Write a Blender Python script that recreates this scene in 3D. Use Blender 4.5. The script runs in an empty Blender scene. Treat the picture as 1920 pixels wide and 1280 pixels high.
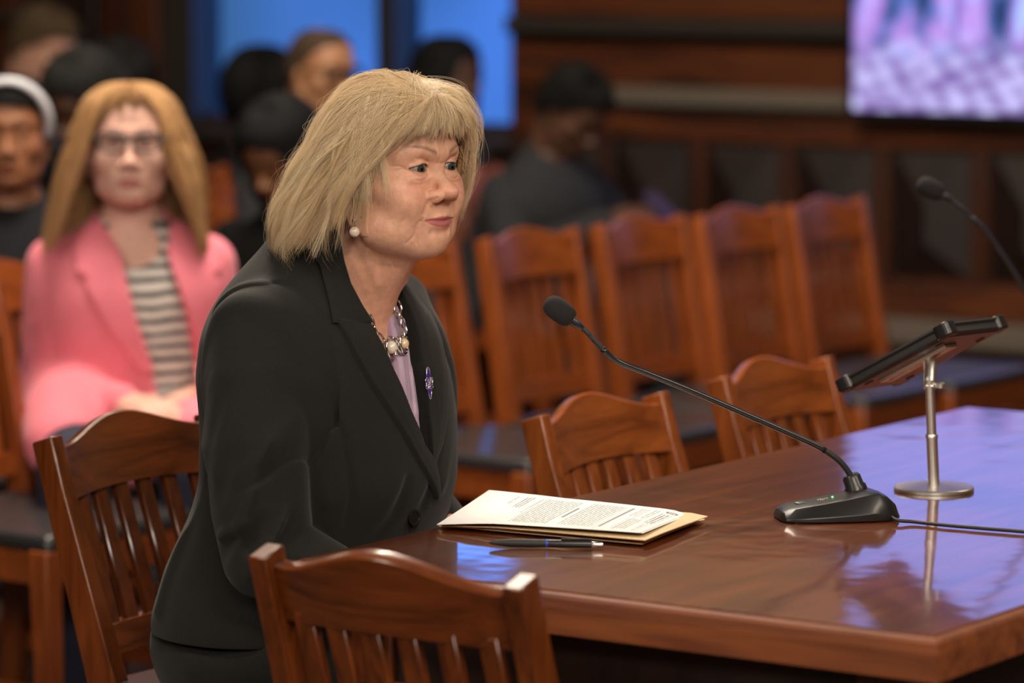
import bpy, math, random
import numpy as np
from mathutils import Vector, Matrix

SC = bpy.context.scene
COL = SC.collection
rng = random.Random(7)
nr = np.random.RandomState(11)

# ------------------------------------------------------------------ camera
FPX = 6830.0                       # focal length in pixels of a 1920 px wide frame (128 mm lens)
TILT = math.atan(757 / FPX)
CAMH = 1.5
cam_d = bpy.data.cameras.new('camera')
cam_d.sensor_width = 36.0
cam_d.lens = FPX * 36.0 / 1920.0
cam_d.clip_start = 0.05
cam_d.clip_end = 200
cam_d.dof.use_dof = True
cam_d.dof.focus_distance = 4.70
cam_d.dof.aperture_fstop = 3.0
cam = bpy.data.objects.new('camera', cam_d)
COL.objects.link(cam)
cam.location = (0, 0, CAMH)
cam.rotation_euler = (math.pi / 2 - TILT, 0, 0)
SC.camera = cam

# ------------------------------------------------------------------ view
SC.view_settings.view_transform = 'Standard'
SC.view_settings.look = 'None'
SC.view_settings.gamma = 1
SC.view_settings.use_curve_mapping = False
SC.view_settings.exposure = 0.0
SC.cycles.max_bounces = 6
SC.cycles.diffuse_bounces = 3
SC.cycles.glossy_bounces = 4
SC.cycles.caustics_reflective = False
SC.cycles.caustics_refractive = False
SC.cycles.sample_clamp_indirect = 6.0
SC.cycles.use_denoising = True

# ------------------------------------------------------------------ room frame
# The room is turned 34.5 degrees to the camera: A runs along the table to the back wall, B across.
TH = math.radians(34.5)
AX = (math.sin(TH), math.cos(TH))
BX = (math.cos(TH), -math.sin(TH))


def W(a, b, z=0.0):
    return Vector((a * AX[0] + b * BX[0], a * AX[1] + b * BX[1], z))


def ray(px, py):
    u = (px - 960) / FPX
    v = (640 - py) / FPX
    return Vector((u, math.cos(TILT) + v * math.sin(TILT), -math.sin(TILT) + v * math.cos(TILT)))


def atZ(px, py, z):
    d = ray(px, py); k = (z - CAMH) / d.z
    return Vector((d.x * k, d.y * k, z))


def atY(px, py, y):
    d = ray(px, py); k = y / d.y
    return Vector((d.x * k, y, CAMH + d.z * k))


def atA(px, py, a):
    d = ray(px, py); k = a / (d.x * AX[0] + d.y * AX[1])
    return Vector((d.x * k, d.y * k, CAMH + d.z * k))


def ab(p):
    return (p.x * AX[0] + p.y * AX[1], p.x * BX[0] + p.y * BX[1])


ROOM_A0, ROOM_A1 = -3.2, 9.46
ROOM_B0, ROOM_B1 = -11.5, 3.6
CEIL = 3.7

# ------------------------------------------------------------------ world (dusk sky outside the windows)
wd = bpy.data.worlds.new('dusk_sky')
SC.world = wd
wd.use_nodes = True
nt = wd.node_tree
nt.nodes.clear()
wo = nt.nodes.new('ShaderNodeOutputWorld')
bg = nt.nodes.new('ShaderNodeBackground')
tc = nt.nodes.new('ShaderNodeTexCoord')
ns = nt.nodes.new('ShaderNodeTexNoise'); ns.inputs['Scale'].default_value = 9.0
ns.inputs['Detail'].default_value = 1.0
cr = nt.nodes.new('ShaderNodeValToRGB')
cr.color_ramp.elements[0].position = 0.36
cr.color_ramp.elements[0].color = (0.040, 0.150, 0.40, 1)
cr.color_ramp.elements[1].position = 0.52
cr.color_ramp.elements[1].color = (0.080, 0.255, 0.92, 1)
sp = nt.nodes.new('ShaderNodeSeparateXYZ')
mr = nt.nodes.new('ShaderNodeMapRange')
mr.inputs['From Min'].default_value = 0.0
mr.inputs['From Max'].default_value = 0.12
mr.inputs['To Min'].default_value = 0.85
mr.inputs['To Max'].default_value = 3.6
nt.links.new(tc.outputs['Generated'], ns.inputs['Vector'])
nt.links.new(ns.outputs['Fac'], cr.inputs['Fac'])
# towards the left the sky is covered by a dull blue-green building front
lm = nt.nodes.new('ShaderNodeMapRange'); lm.inputs['From Min'].default_value = -0.085; lm.inputs['From Max'].default_value = -0.045
mxw = nt.nodes.new('ShaderNodeMix'); mxw.data_type = 'RGBA'; mxw.inputs['A'].default_value = (0.045, 0.135, 0.30, 1)
nt.links.new(lm.outputs['Result'], mxw.inputs['Factor']); nt.links.new(cr.outputs['Color'], mxw.inputs['B'])
nt.links.new(mxw.outputs['Result'], bg.inputs['Color'])
nt.links.new(tc.outputs['Generated'], sp.inputs['Vector'])
nt.links.new(sp.outputs['Z'], mr.inputs['Value'])
nt.links.new(sp.outputs['X'], lm.inputs['Value'])
nt.links.new(mr.outputs['Result'], bg.inputs['Strength'])
nt.links.new(bg.outputs['Background'], wo.inputs['Surface'])

# ------------------------------------------------------------------ lights of the room, and two added front lamps
def area(name, loc, target, sx, sy, power, col):
    l = bpy.data.lights.new(name, 'AREA')
    l.shape = 'RECTANGLE'; l.size = sx; l.size_y = sy
    l.energy = power; l.color = col
    o = bpy.data.objects.new(name, l); COL.objects.link(o)
    o.location = loc
    d = Vector(target) - Vector(loc)
    o.rotation_euler = d.to_track_quat('-Z', 'Y').to_euler()
    return o

WARM = (1.0, 0.86, 0.70)
# rows of ceiling fixtures
LAMPS = ((1.2, 0.6, 130), (1.2, -4.0, 50), (4.0, 0.6, 60), (5.1, -4.1, 115), (6.5, -4.9, 62), (7.2, -1.2, 12), (6.8, -8.4, 7))
for (a, b, p) in LAMPS:
    q = W(a, b, CEIL - 0.08)
    area('ceiling_lamp', q, (q.x, q.y, 0), 1.2, 0.6, p, WARM)
# added key lamp and weaker fill lamp, both unseen, aimed at the blonde woman
q = W(-0.6, 0.9, 3.1)
area('added_front_lamp', q, W(3.8, -2.9, 1.1), 1.5, 1.0, 98, (1.0, 0.89, 0.77))
q = W(-0.9, -3.2, 2.9)
area('added_front_lamp', q, W(3.8, -2.9, 1.1), 1.5, 1.0, 46, (1.0, 0.88, 0.76))


# ------------------------------------------------------------------ materials
MATS = {}


def lin(c):
    return tuple(((x / 255) / 12.92 if x / 255 <= 0.04045 else ((x / 255 + 0.055) / 1.055) ** 2.4) for x in c)


def mat(name, col, rough=0.5, metal=0.0, spec=0.5, coat=0.0, coat_rough=0.1, sheen=0.0, emit=None, estr=0.0, sss=0.0,
        noise=None, bump=None, vcol=False, trans=0.0):
    if name in MATS:
        return MATS[name]
    m = bpy.data.materials.new(name); m.use_nodes = True
    t = m.node_tree; b = t.nodes['Principled BSDF']
    b.inputs['Base Color'].default_value = (*col, 1)
    b.inputs['Roughness'].default_value = rough
    b.inputs['Metallic'].default_value = metal
    b.inputs['Specular IOR Level'].default_value = spec
    b.inputs['Coat Weight'].default_value = coat
    b.inputs['Coat Roughness'].default_value = coat_rough
    b.inputs['Sheen Weight'].default_value = sheen
    b.inputs['Transmission Weight'].default_value = trans
    if sss:
        b.inputs['Subsurface Weight'].default_value = sss
        b.inputs['Subsurface Radius'].default_value = (1.0, 0.35, 0.2)
        b.inputs['Subsurface Scale'].default_value = 0.006
    if emit:
        b.inputs['Emission Color'].default_value = (*emit, 1)
        b.inputs['Emission Strength'].default_value = estr
    tcn = t.nodes.new('ShaderNodeTexCoord')
    src = None
    if vcol:
        at = t.nodes.new('ShaderNodeVertexColor'); at.layer_name = 'tint'
        src = at.outputs['Color']
    if noise:   # (scale, amount, stretch xyz)
        mp = t.nodes.new('ShaderNodeMapping'); mp.inputs['Scale'].default_value = noise[2]
        n = t.nodes.new('ShaderNodeTexNoise'); n.inputs['Scale'].default_value = noise[0]; n.inputs['Detail'].default_value = 5
        t.links.new(tcn.outputs['Object'], mp.inputs['Vector']); t.links.new(mp.outputs['Vector'], n.inputs['Vector'])
        r = t.nodes.new('ShaderNodeMapRange')
        r.inputs['From Min'].default_value = 0.25; r.inputs['From Max'].default_value = 0.75
        r.inputs['To Min'].default_value = 1 - noise[1]; r.inputs['To Max'].default_value = 1 + noise[1]
        t.links.new(n.outputs['Fac'], r.inputs['Value'])
        mx = t.nodes.new('ShaderNodeMix'); mx.data_type = 'RGBA'; mx.blend_type = 'MULTIPLY'
        mx.inputs['Factor'].default_value = 1
        if src: t.links.new(src, mx.inputs['A'])
        else: mx.inputs['A'].default_value = (*col, 1)
        t.links.new(r.outputs['Result'], mx.inputs['B'])
        src = mx.outputs['Result']
    if src:
        t.links.new(src, b.inputs['Base Color'])
    if bump:    # (scale, strength, distance, stretch)
        mp = t.nodes.new('ShaderNodeMapping'); mp.inputs['Scale'].default_value = bump[3]
        n = t.nodes.new('ShaderNodeTexNoise'); n.inputs['Scale'].default_value = bump[0]; n.inputs['Detail'].default_value = 3
        t.links.new(tcn.outputs['Object'], mp.inputs['Vector']); t.links.new(mp.outputs['Vector'], n.inputs['Vector'])
        bp = t.nodes.new('ShaderNodeBump'); bp.inputs['Strength'].default_value = bump[1]; bp.inputs['Distance'].default_value = bump[2]
        t.links.new(n.outputs['Fac'], bp.inputs['Height']); t.links.new(bp.outputs['Normal'], b.inputs['Normal'])
    MATS[name] = m
    return m


def wood(name, dark, light, axis, rough=0.32, coat=0.35, scale=1.0, coat_rough=0.18, bump=0.0, bumpscale=6.0):
    """grain runs along the object's own axis (0, 1 or 2)"""
    if name in MATS:
        return MATS[name]
    m = bpy.data.materials.new(name); m.use_nodes = True
    t = m.node_tree; b = t.nodes['Principled BSDF']
    b.inputs['Roughness'].default_value = rough
    b.inputs['Coat Weight'].default_value = coat
    b.inputs['Coat Roughness'].default_value = coat_rough
    tcn = t.nodes.new('ShaderNodeTexCoord'); mp = t.nodes.new('ShaderNodeMapping')
    s = [22.0 * scale] * 3; s[axis] = 1.8 * scale
    mp.inputs['Scale'].default_value = s
    n = t.nodes.new('ShaderNodeTexNoise'); n.inputs['Scale'].default_value = 1.6
    n.inputs['Detail'].default_value = 6; n.inputs['Distortion'].default_value = 1.2
    n2 = t.nodes.new('ShaderNodeTexNoise'); n2.inputs['Scale'].default_value = 9.0; n2.inputs['Detail'].default_value = 4
    c = t.nodes.new('ShaderNodeValToRGB')
    c.color_ramp.elements[0].position = 0.30; c.color_ramp.elements[0].color = (*dark, 1)
    c.color_ramp.elements[1].position = 0.72; c.color_ramp.elements[1].color = (*light, 1)
    ad = t.nodes.new('ShaderNodeMath'); ad.operation = 'MULTIPLY_ADD'; ad.inputs[1].default_value = 0.35
    t.links.new(tcn.outputs['Object'], mp.inputs['Vector'])
    t.links.new(mp.outputs['Vector'], n.inputs['Vector'])
    t.links.new(mp.outputs['Vector'], n2.inputs['Vector'])
    sb = t.nodes.new('ShaderNodeMath'); sb.operation = 'SUBTRACT'; sb.inputs[1].default_value = 0.5
    t.links.new(n2.outputs['Fac'], sb.inputs[0])
    t.links.new(sb.outputs[0], ad.inputs[0]); t.links.new(n.outputs['Fac'], ad.inputs[2])
    t.links.new(ad.outputs[0], c.inputs['Fac'])
    t.links.new(c.outputs['Color'], b.inputs['Base Color'])
    if bump:
        n3 = t.nodes.new('ShaderNodeTexNoise'); n3.inputs['Scale'].default_value = bumpscale; n3.inputs['Detail'].default_value = 2
        t.links.new(tcn.outputs['Object'], n3.inputs['Vector'])
        bp = t.nodes.new('ShaderNodeBump'); bp.inputs['Strength'].default_value = 1.0; bp.inputs['Distance'].default_value = bump
        t.links.new(n3.outputs['Fac'], bp.inputs['Height'])
        t.links.new(bp.outputs['Normal'], b.inputs['Normal']); t.links.new(bp.outputs['Normal'], b.inputs['Coat Normal'])
    MATS[name] = m
    return m


CH_D, CH_L = (0.058, 0.012, 0.0022), (0.175, 0.041, 0.007)  # shade on the two nearer table chairs is put into this darker wood
M_CH = [wood('shaded_chair_wood_x', CH_D, CH_L, 0, rough=.28, coat=.5, coat_rough=.14), None, wood('shaded_chair_wood_z', CH_D, CH_L, 2, rough=.28, coat=.5, coat_rough=.14)]
M_CHL = [wood('lit_chair_wood_x', (0.16, 0.036, 0.007), (0.40, 0.105, 0.020), 0), None, wood('lit_chair_wood_z', (0.16, 0.036, 0.007), (0.40, 0.105, 0.020), 2)]  # the same chair wood with its lit tone put into the colour
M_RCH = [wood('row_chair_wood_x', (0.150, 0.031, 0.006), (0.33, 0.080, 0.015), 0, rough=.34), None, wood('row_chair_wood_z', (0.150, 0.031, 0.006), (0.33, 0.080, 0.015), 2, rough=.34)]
M_TAB = wood('table_wood', (0.075, 0.015, 0.003), (0.21, 0.050, 0.011), 1, rough=0.30, coat=1.0, scale=0.6, coat_rough=0.07, bump=0.0011, bumpscale=7.0)
M_TABE = wood('table_edge_wood', (0.085, 0.018, 0.004), (0.22, 0.06, 0.014), 0, rough=0.6, coat=0.0, coat_rough=0.3, scale=0.8)
M_WALL = wood('panel_wood', (0.020, 0.006, 0.003), (0.085, 0.022, 0.007), 2, rough=0.45, coat=0.15, scale=0.5)
M_WALLX = wood('panel_wood_lengthwise', (0.035, 0.009, 0.003), (0.14, 0.036, 0.009), 0, rough=0.45, coat=0.15, scale=0.5)
M_WALLD = wood('dark_panel_wood', (0.007, 0.004, 0.003), (0.022, 0.008, 0.005), 2, rough=0.45, coat=0.12, scale=0.5)
M_MOLD = mat('dark_moulding', (0.035, 0.028, 0.022), 0.35)
M_LEDGE = mat('grey_moulding', (0.15, 0.125, 0.10), 0.3, spec=0.6)
M_LEATHER = mat('black_leather', (0.022, 0.022, 0.024), 0.32, bump=(220, 0.2, 0.001, (1, 1, 1)))
M_BLACK = mat('black_plastic', (0.012, 0.012, 0.013), 0.33)
M_RUBBER = mat('black_rubber', (0.016, 0.016, 0.017), 0.55)
M_FOAM = mat('black_foam', (0.014, 0.013, 0.015), 0.95, bump=(900, 0.8, 0.001, (1, 1, 1)))
M_STEEL = mat('brushed_steel', (0.74, 0.71, 0.67), 0.38, metal=1.0)
M_SILVER = mat('silver', (0.78, 0.76, 0.74), 0.14, metal=1.0)


# ------------------------------------------------------------------ mesh helpers
def lathe_pts(prof, n=24):
    return prof, n


class MB:
    def __init__(s):
        s.v = []; s.f = []; s.uv = None

    def box(s, x0, x1, y0, y1, z0, z1, M=None):
        b = len(s.v)
        P = [(x0, y0, z0), (x1, y0, z0), (x1, y1, z0), (x0, y1, z0), (x0, y0, z1), (x1, y0, z1), (x1, y1, z1), (x0, y1, z1)]
        if M is not None: P = [tuple(M @ Vector(p)) for p in P]
        s.v += P
        s.f += [tuple(b + i for i in q) for q in ((0, 3, 2, 1), (4, 5, 6, 7), (0, 1, 5, 4), (1, 2, 6, 5), (2, 3, 7, 6), (3, 0, 4, 7))]
        return s

    def hexa(s, bot, top):
        """bot, top: four points each, counter-clockwise from above"""
        b = len(s.v)
        s.v += [tuple(p) for p in bot] + [tuple(p) for p in top]
        s.f += [tuple(b + i for i in q) for q in ((0, 3, 2, 1), (4, 5, 6, 7), (0, 1, 5, 4), (1, 2, 6, 5), (2, 3, 7, 6), (3, 0, 4, 7))]
        return s

    def loft(s, rings, cap=True, closed=True):
        b = len(s.v); n = len(rings[0])
        for r in rings: s.v += [tuple(p) for p in r]
        m = n if closed else n - 1
        for i in range(len(rings) - 1):
            for j in range(m):
                k = (j + 1) % n
                s.f.append((b + i * n + j, b + i * n + k, b + (i + 1) * n + k, b + (i + 1) * n + j))
        if cap and closed:
            s.f.append(tuple(b + j for j in reversed(range(n))))
            e = b + (len(rings) - 1) * n
            s.f.append(tuple(e + j for j in range(n)))
        return s

    def tube(s, pts, r, n=12, cap=True):
        pts = [Vector(p) for p in pts]
        if not hasattr(r, '__len__'): r = [r] * len(pts)
        rings = []; up = Vector((0, 0, 1)); prev = None
        for i, p in enumerate(pts):
            d = (pts[min(i + 1, len(pts) - 1)] - pts[max(i - 1, 0)]).normalized()
            if prev is None:
                a = d.cross(up) if abs(d.dot(up)) < 0.95 else d.cross(Vector((1, 0, 0)))
            else:
                a = prev - d * prev.dot(d)
            a.normalize(); prev = a; c = d.cross(a)
            rings.append([p + (a * math.cos(2 * math.pi * j / n) + c * math.sin(2 * math.pi * j / n)) * r[i] for j in range(n)])
        return s.loft(rings, cap)

    def lathe(s, prof, c=(0, 0, 0), n=28, M=None):
        rings = []
        for (r, z) in prof:
            R = [Vector((c[0] + r * math.cos(2 * math.pi * j / n), c[1] + r * math.sin(2 * math.pi * j / n), c[2] + z)) for j in range(n)]
            if M is not None: R = [M @ q for q in R]
            rings.append(R)
        return s.loft(rings)

    def build(s, name, m, parent=None, smooth=False, bevel=0.0, seg=2, sub=0, auto=None):
        me = bpy.data.meshes.new(name)
        me.from_pydata([tuple(p) for p in s.v], [], s.f)
        me.update()
        if m is not None: me.materials.append(m)
        if smooth or auto:
            me.polygons.foreach_set('use_smooth', [True] * len(me.polygons))
        if auto:
            me.set_sharp_from_angle(angle=math.radians(auto))
        o = bpy.data.objects.new(name, me); COL.objects.link(o)
        if parent is not None: o.parent = parent
        if bevel:
            md = o.modifiers.new('soft_edge', 'BEVEL'); md.width = bevel; md.segments = seg; md.limit_method = 'ANGLE'
            md.angle_limit = math.radians(35)
            me.polygons.foreach_set('use_smooth', [True] * len(me.polygons))
            me.set_sharp_from_angle(angle=math.radians(50))
        if sub:
            md = o.modifiers.new('soft', 'SUBSURF'); md.levels = sub; md.render_levels = sub
        return o


def npmesh(name, V, Fq, m, parent=None, tint=None, smooth=True):
    """numpy vertices and quads/tris to one object, with optional vertex colours"""
    me = bpy.data.meshes.new(name)
    V = np.asarray(V, np.float32); Fq = np.asarray(Fq, np.int32)
    k = Fq.shape[1]
    me.vertices.add(len(V)); me.vertices.foreach_set('co', V.ravel())
    me.loops.add(Fq.size); me.loops.foreach_set('vertex_index', Fq.ravel())
    me.polygons.add(len(Fq)); me.polygons.foreach_set('loop_start', np.arange(0, Fq.size, k, dtype=np.int32))
    me.update(calc_edges=True); me.validate()
    if smooth: me.polygons.foreach_set('use_smooth', np.ones(len(me.polygons), bool))
    if tint is not None:
        ca = me.color_attributes.new('tint', 'FLOAT_COLOR', 'POINT')
        c = np.ones((len(V), 4), np.float32); c[:, :3] = tint
        ca.data.foreach_set('color', c.ravel())
    if m is not None: me.materials.append(m)
    o = bpy.data.objects.new(name, me); COL.objects.link(o)
    if parent is not None: o.parent = parent
    return o


def tag(o, label=None, cat=None, group=None, kind=None):
    if label: o['label'] = label
    if cat: o['category'] = cat
    if group: o['group'] = group
    if kind: o['kind'] = kind
    return o


def empty(name, loc=(0, 0, 0), rz=0.0):
    o = bpy.data.objects.new(name, None); COL.objects.link(o)
    o.location = loc; o.rotation_euler = (0, 0, rz); o.empty_display_size = 0.1
    return o


def copy_tree(o, parent=None):
    c = o.copy(); COL.objects.link(c)
    if parent is not None: c.parent = parent
    for ch in [x for x in bpy.data.objects if x.parent == o]:
        copy_tree(ch, c)
    return c


def struct(o):
    o['kind'] = 'structure'
    return o


# a box in room coordinates (a along the table, b across)
def rbox(mb, a0, a1, b0, b1, z0, z1):
    p = [W(a0, b0), W(a0, b1), W(a1, b1), W(a1, b0)]
    mb.hexa([(q.x, q.y, z0) for q in p], [(q.x, q.y, z1) for q in p])
    return mb
# ------------------------------------------------------------------ the room
# room objects are built in a frame whose X is B (across) and Y is A (towards the back wall)
RZ = -TH


def robj(mb, name, m, **k):
    o = mb.build(name, m, **k); o.rotation_euler = (0, 0, RZ); return o


mb = MB(); mb.box(ROOM_B0, ROOM_B1, ROOM_A0, ROOM_A1, -0.1, 0.0)
struct(robj(mb, 'floor', mat('carpet', (0.030, 0.012, 0.008), 0.9, noise=(14, 0.5, (1, 1, 1)))))
mb = MB(); mb.box(ROOM_B0, ROOM_B1, ROOM_A0, ROOM_A1, CEIL, CEIL + 0.1)
struct(robj(mb, 'ceiling', mat('ceiling_paint', (0.34, 0.30, 0.25), 0.8)))
M_PLASTER = mat('cream_plaster', (0.42, 0.27, 0.15), 0.7)


def wb(px, py=100, a=ROOM_A1):
    """across-coordinate on the back wall seen at pixel px"""
    return ab(atA(px, py, a))[1]


def wz(px, py, a=ROOM_A1):
    return atA(px, py, a).z


B_JAMB = wb(958); B_M1 = wb(749); B_M0 = wb(716); B_L = wb(372); B_FR = wb(318)
SILL = wz(950, 253); WTOP = 2.06
mb = MB()   # back wall with the window opening cut out of it
mb.box(B_JAMB, ROOM_B1, ROOM_A1, ROOM_A1 + 0.25, 0, 1.78)
mb.box(ROOM_B0, B_FR, ROOM_A1, ROOM_A1 + 0.25, 0, 1.78)
mb.box(B_FR, B_JAMB, ROOM_A1, ROOM_A1 + 0.25, 0, SILL)
struct(robj(mb, 'wall_back', M_WALL))
mb = MB()
mb.box(B_JAMB, ROOM_B1, ROOM_A1, ROOM_A1 + 0.25, 1.78, CEIL)
mb.box(ROOM_B0, B_FR, ROOM_A1, ROOM_A1 + 0.25, 1.78, CEIL)
mb.box(B_FR, B_JAMB, ROOM_A1, ROOM_A1 + 0.25, WTOP, CEIL)
struct(robj(mb, 'wall_back_upper', M_PLASTER))
for nm, x0, x1, y0, y1 in (('wall_left', ROOM_B0 - .2, ROOM_B0, ROOM_A0, ROOM_A1), ('wall_right', ROOM_B1, ROOM_B1 + .2, ROOM_A0, ROOM_A1),
                           ('wall_front', ROOM_B0, ROOM_B1, ROOM_A0 - .2, ROOM_A0)):
    mb = MB(); mb.box(x0, x1, y0, y1, 0, 1.78); struct(robj(mb, nm, M_WALL))
    mb = MB(); mb.box(x0, x1, y0, y1, 1.78, CEIL); struct(robj(mb, nm + '_upper', M_PLASTER))
# windows: two tall lights in one opening
M_GLASS = mat('window_glass', (1, 1, 1), 0.0, trans=1.0, spec=0.5)
M_GLASS.node_tree.nodes['Principled BSDF'].inputs['IOR'].default_value = 1.02
M_FRAME = mat('window_frame_paint', (0.030, 0.026, 0.022), 0.4)
fr = MB()
fr.box(B_FR, B_L, ROOM_A1 - 0.03, ROOM_A1 + 0.12, SILL - .02, WTOP)
fr.box(B_L, B_M0, ROOM_A1 + 0.02, ROOM_A1 + 0.12, SILL, SILL + .035)
fr.box(B_L, B_M0, ROOM_A1 + 0.02, ROOM_A1 + 0.12, WTOP - .04, WTOP)
f1 = struct(robj(fr, 'window_1', M_FRAME))
g = MB(); g.box(B_L, B_M0, ROOM_A1 + .06, ROOM_A1 + .066, SILL + .035, WTOP - .04); g.build('pane', M_GLASS, f1)
fr = MB()
fr.box(B_M0, B_M1, ROOM_A1 - 0.03, ROOM_A1 + 0.12, SILL - .02, WTOP)
fr.box(B_M1, B_JAMB, ROOM_A1 + 0.02, ROOM_A1 + 0.12, SILL, SILL + .035)
fr.box(B_M1, B_JAMB, ROOM_A1 + 0.02, ROOM_A1 + 0.12, WTOP - .04, WTOP)
f2 = struct(robj(fr, 'window_2', M_FRAME))
g = MB(); g.box(B_M1, B_JAMB, ROOM_A1 + .06, ROOM_A1 + .066, SILL + .035, WTOP - .04); g.build('pane', M_GLASS, f2)
mb = MB(); mb.box(B_FR - .02, B_JAMB + .03, ROOM_A1 - 0.07, ROOM_A1 + 0.02, SILL - .05, SILL - .01)
struct(robj(mb, 'window_sill', M_FRAME, bevel=0.006))

# mouldings on the back wall
A1 = ROOM_A1
tn = 0


def trim(z0, z1, d, m, b0, b1, bev=0.008):
    global tn
    tn += 1
    mb = MB(); mb.box(b0, b1, A1 - d, A1, z0, z1)
    return struct(robj(mb, 'trim_%d' % tn, m, bevel=bev))


BR0 = B_JAMB + .02
trim(wz(1100, 64), wz(1100, 31), 0.07, M_MOLD, BR0, ROOM_B1)
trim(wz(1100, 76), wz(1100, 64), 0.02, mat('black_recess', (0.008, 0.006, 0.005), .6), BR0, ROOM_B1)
trim(wz(1300, 199), wz(1300, 164), 0.05, M_LEDGE, wb(1140, 180), ROOM_B1)
trim(wz(1300, 214), wz(1300, 200), 0.02, M_MOLD, wb(1140, 180), ROOM_B1)
trim(1.42, 1.50, 0.06, M_MOLD, BR0, ROOM_B1)
trim(1.74, 1.82, 0.08, M_WALLX, ROOM_B0, B_FR)
trim(1.74, 1.82, 0.08, M_WALLX, BR0, ROOM_B1)
# wide rail boards between the mouldings
trim(wz(1100, 30), 1.42, 0.015, M_WALLX, BR0, ROOM_B1, .003)
trim(wz(1100, 162), wz(1100, 78), 0.015, M_WALLX, BR0, ROOM_B1, .003)
trim(wz(1300, 262), wz(1300, 216), 0.02, M_WALLX, BR0, ROOM_B1, .003)
zb0 = wz(1700, 640); zb1 = wz(1700, 592)
trim(zb0, zb1, 0.10, M_LEDGE, BR0, ROOM_B1)
trim(0.0, zb0, 0.03, M_WALLX, BR0, ROOM_B1)
trim(zb1, zb1 + .10, 0.02, M_WALLX, BR0, ROOM_B1)
# stiles and raised pyramid panels of the wainscot
zt = wz(1300, 262); zp1 = wz(1400, 268); zp0 = zb1 + .12
step = (wb(1750, 290) - wb(1395, 290)) / 2
bc = wb(1395, 290)
k = -5
while bc + k * step < ROOM_B1 - .3:
    c = bc + k * step
    if c - step / 2 > BR0:
        e = 0.042
        tn += 1
        mb = MB(); mb.box(c - step / 2 - e / 2, c - step / 2 + e / 2, A1 - .02, A1, zb1 + .10, zt)
        struct(robj(mb, 'trim_%d' % tn, M_WALL, bevel=.003))
        x0, x1 = c - step / 2 + e / 2 + .012, c + step / 2 - e / 2 - .012
        zm = zp1 - (x1 - x0) * .62
        tn += 1
        mb = MB()
        n0 = len(mb.v)
        mb.v += [(x0, A1 - .004, zp0), (x1, A1 - .004, zp0), (x1, A1 - .004, zp1), (x0, A1 - .004, zp1), ((x0 + x1) / 2, A1 - .050, zm), ((x0 + x1) / 2, A1 - .050, zp0 + .1)]
        mb.f += [(2, 3, 4), (3, 0, 5, 4), (0, 1, 5), (1, 2, 4, 5), (3, 2, 1, 0)]
        struct(robj(mb, 'trim_%d' % tn, M_WALLD))
    k += 1
# vertical boards left of the windows
xs = [wb(x) for x in (318, 250, 200, 110, 60, 0, -80, -170, -260)]
for i in range(len(xs) - 1):
    tn += 1
    mb = MB(); mb.box(xs[i + 1] + .01, xs[i] - .012, A1 - (0.05 if i % 2 == 0 else 0.02), A1, 0.1, 1.74)
    struct(robj(mb, 'trim_%d' % tn, M_WALLD if i in (2, 3) else M_WALL, bevel=.005))
mb = MB(); mb.box(xs[-1], xs[4], A1 - .09, A1, wz(30, 40), wz(30, 22)); tn += 1
struct(robj(mb, 'trim_%d' % tn, M_MOLD, bevel=.005))

# ceiling light fixtures: real panels in which the lamps sit
M_LAMP = mat('lamp_diffuser', (0.9, 0.88, 0.84), 0.5, emit=(1.0, 0.86, 0.68), estr=4.0)
for (a, b, _p) in LAMPS:
    f = MB()
    for bx in ((-.64, -.60, -.34, .34), (.60, .64, -.34, .34), (-.60, .60, -.34, -.30), (-.60, .60, .30, .34)):
        f.box(bx[0], bx[1], bx[2], bx[3], -.05, 0)
    o = f.build('ceiling_light', M_STEEL)
    o.location = W(a, b, CEIL); o.rotation_euler = (0, 0, RZ)
    d = MB(); d.box(-.60, .60, -.30, .30, -.035, -.02); d.build('diffuser', M_LAMP, o)
    tag(o, 'rectangular light panel set in the ceiling above the camera frame', 'ceiling light', 'ceiling light panels')

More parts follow.
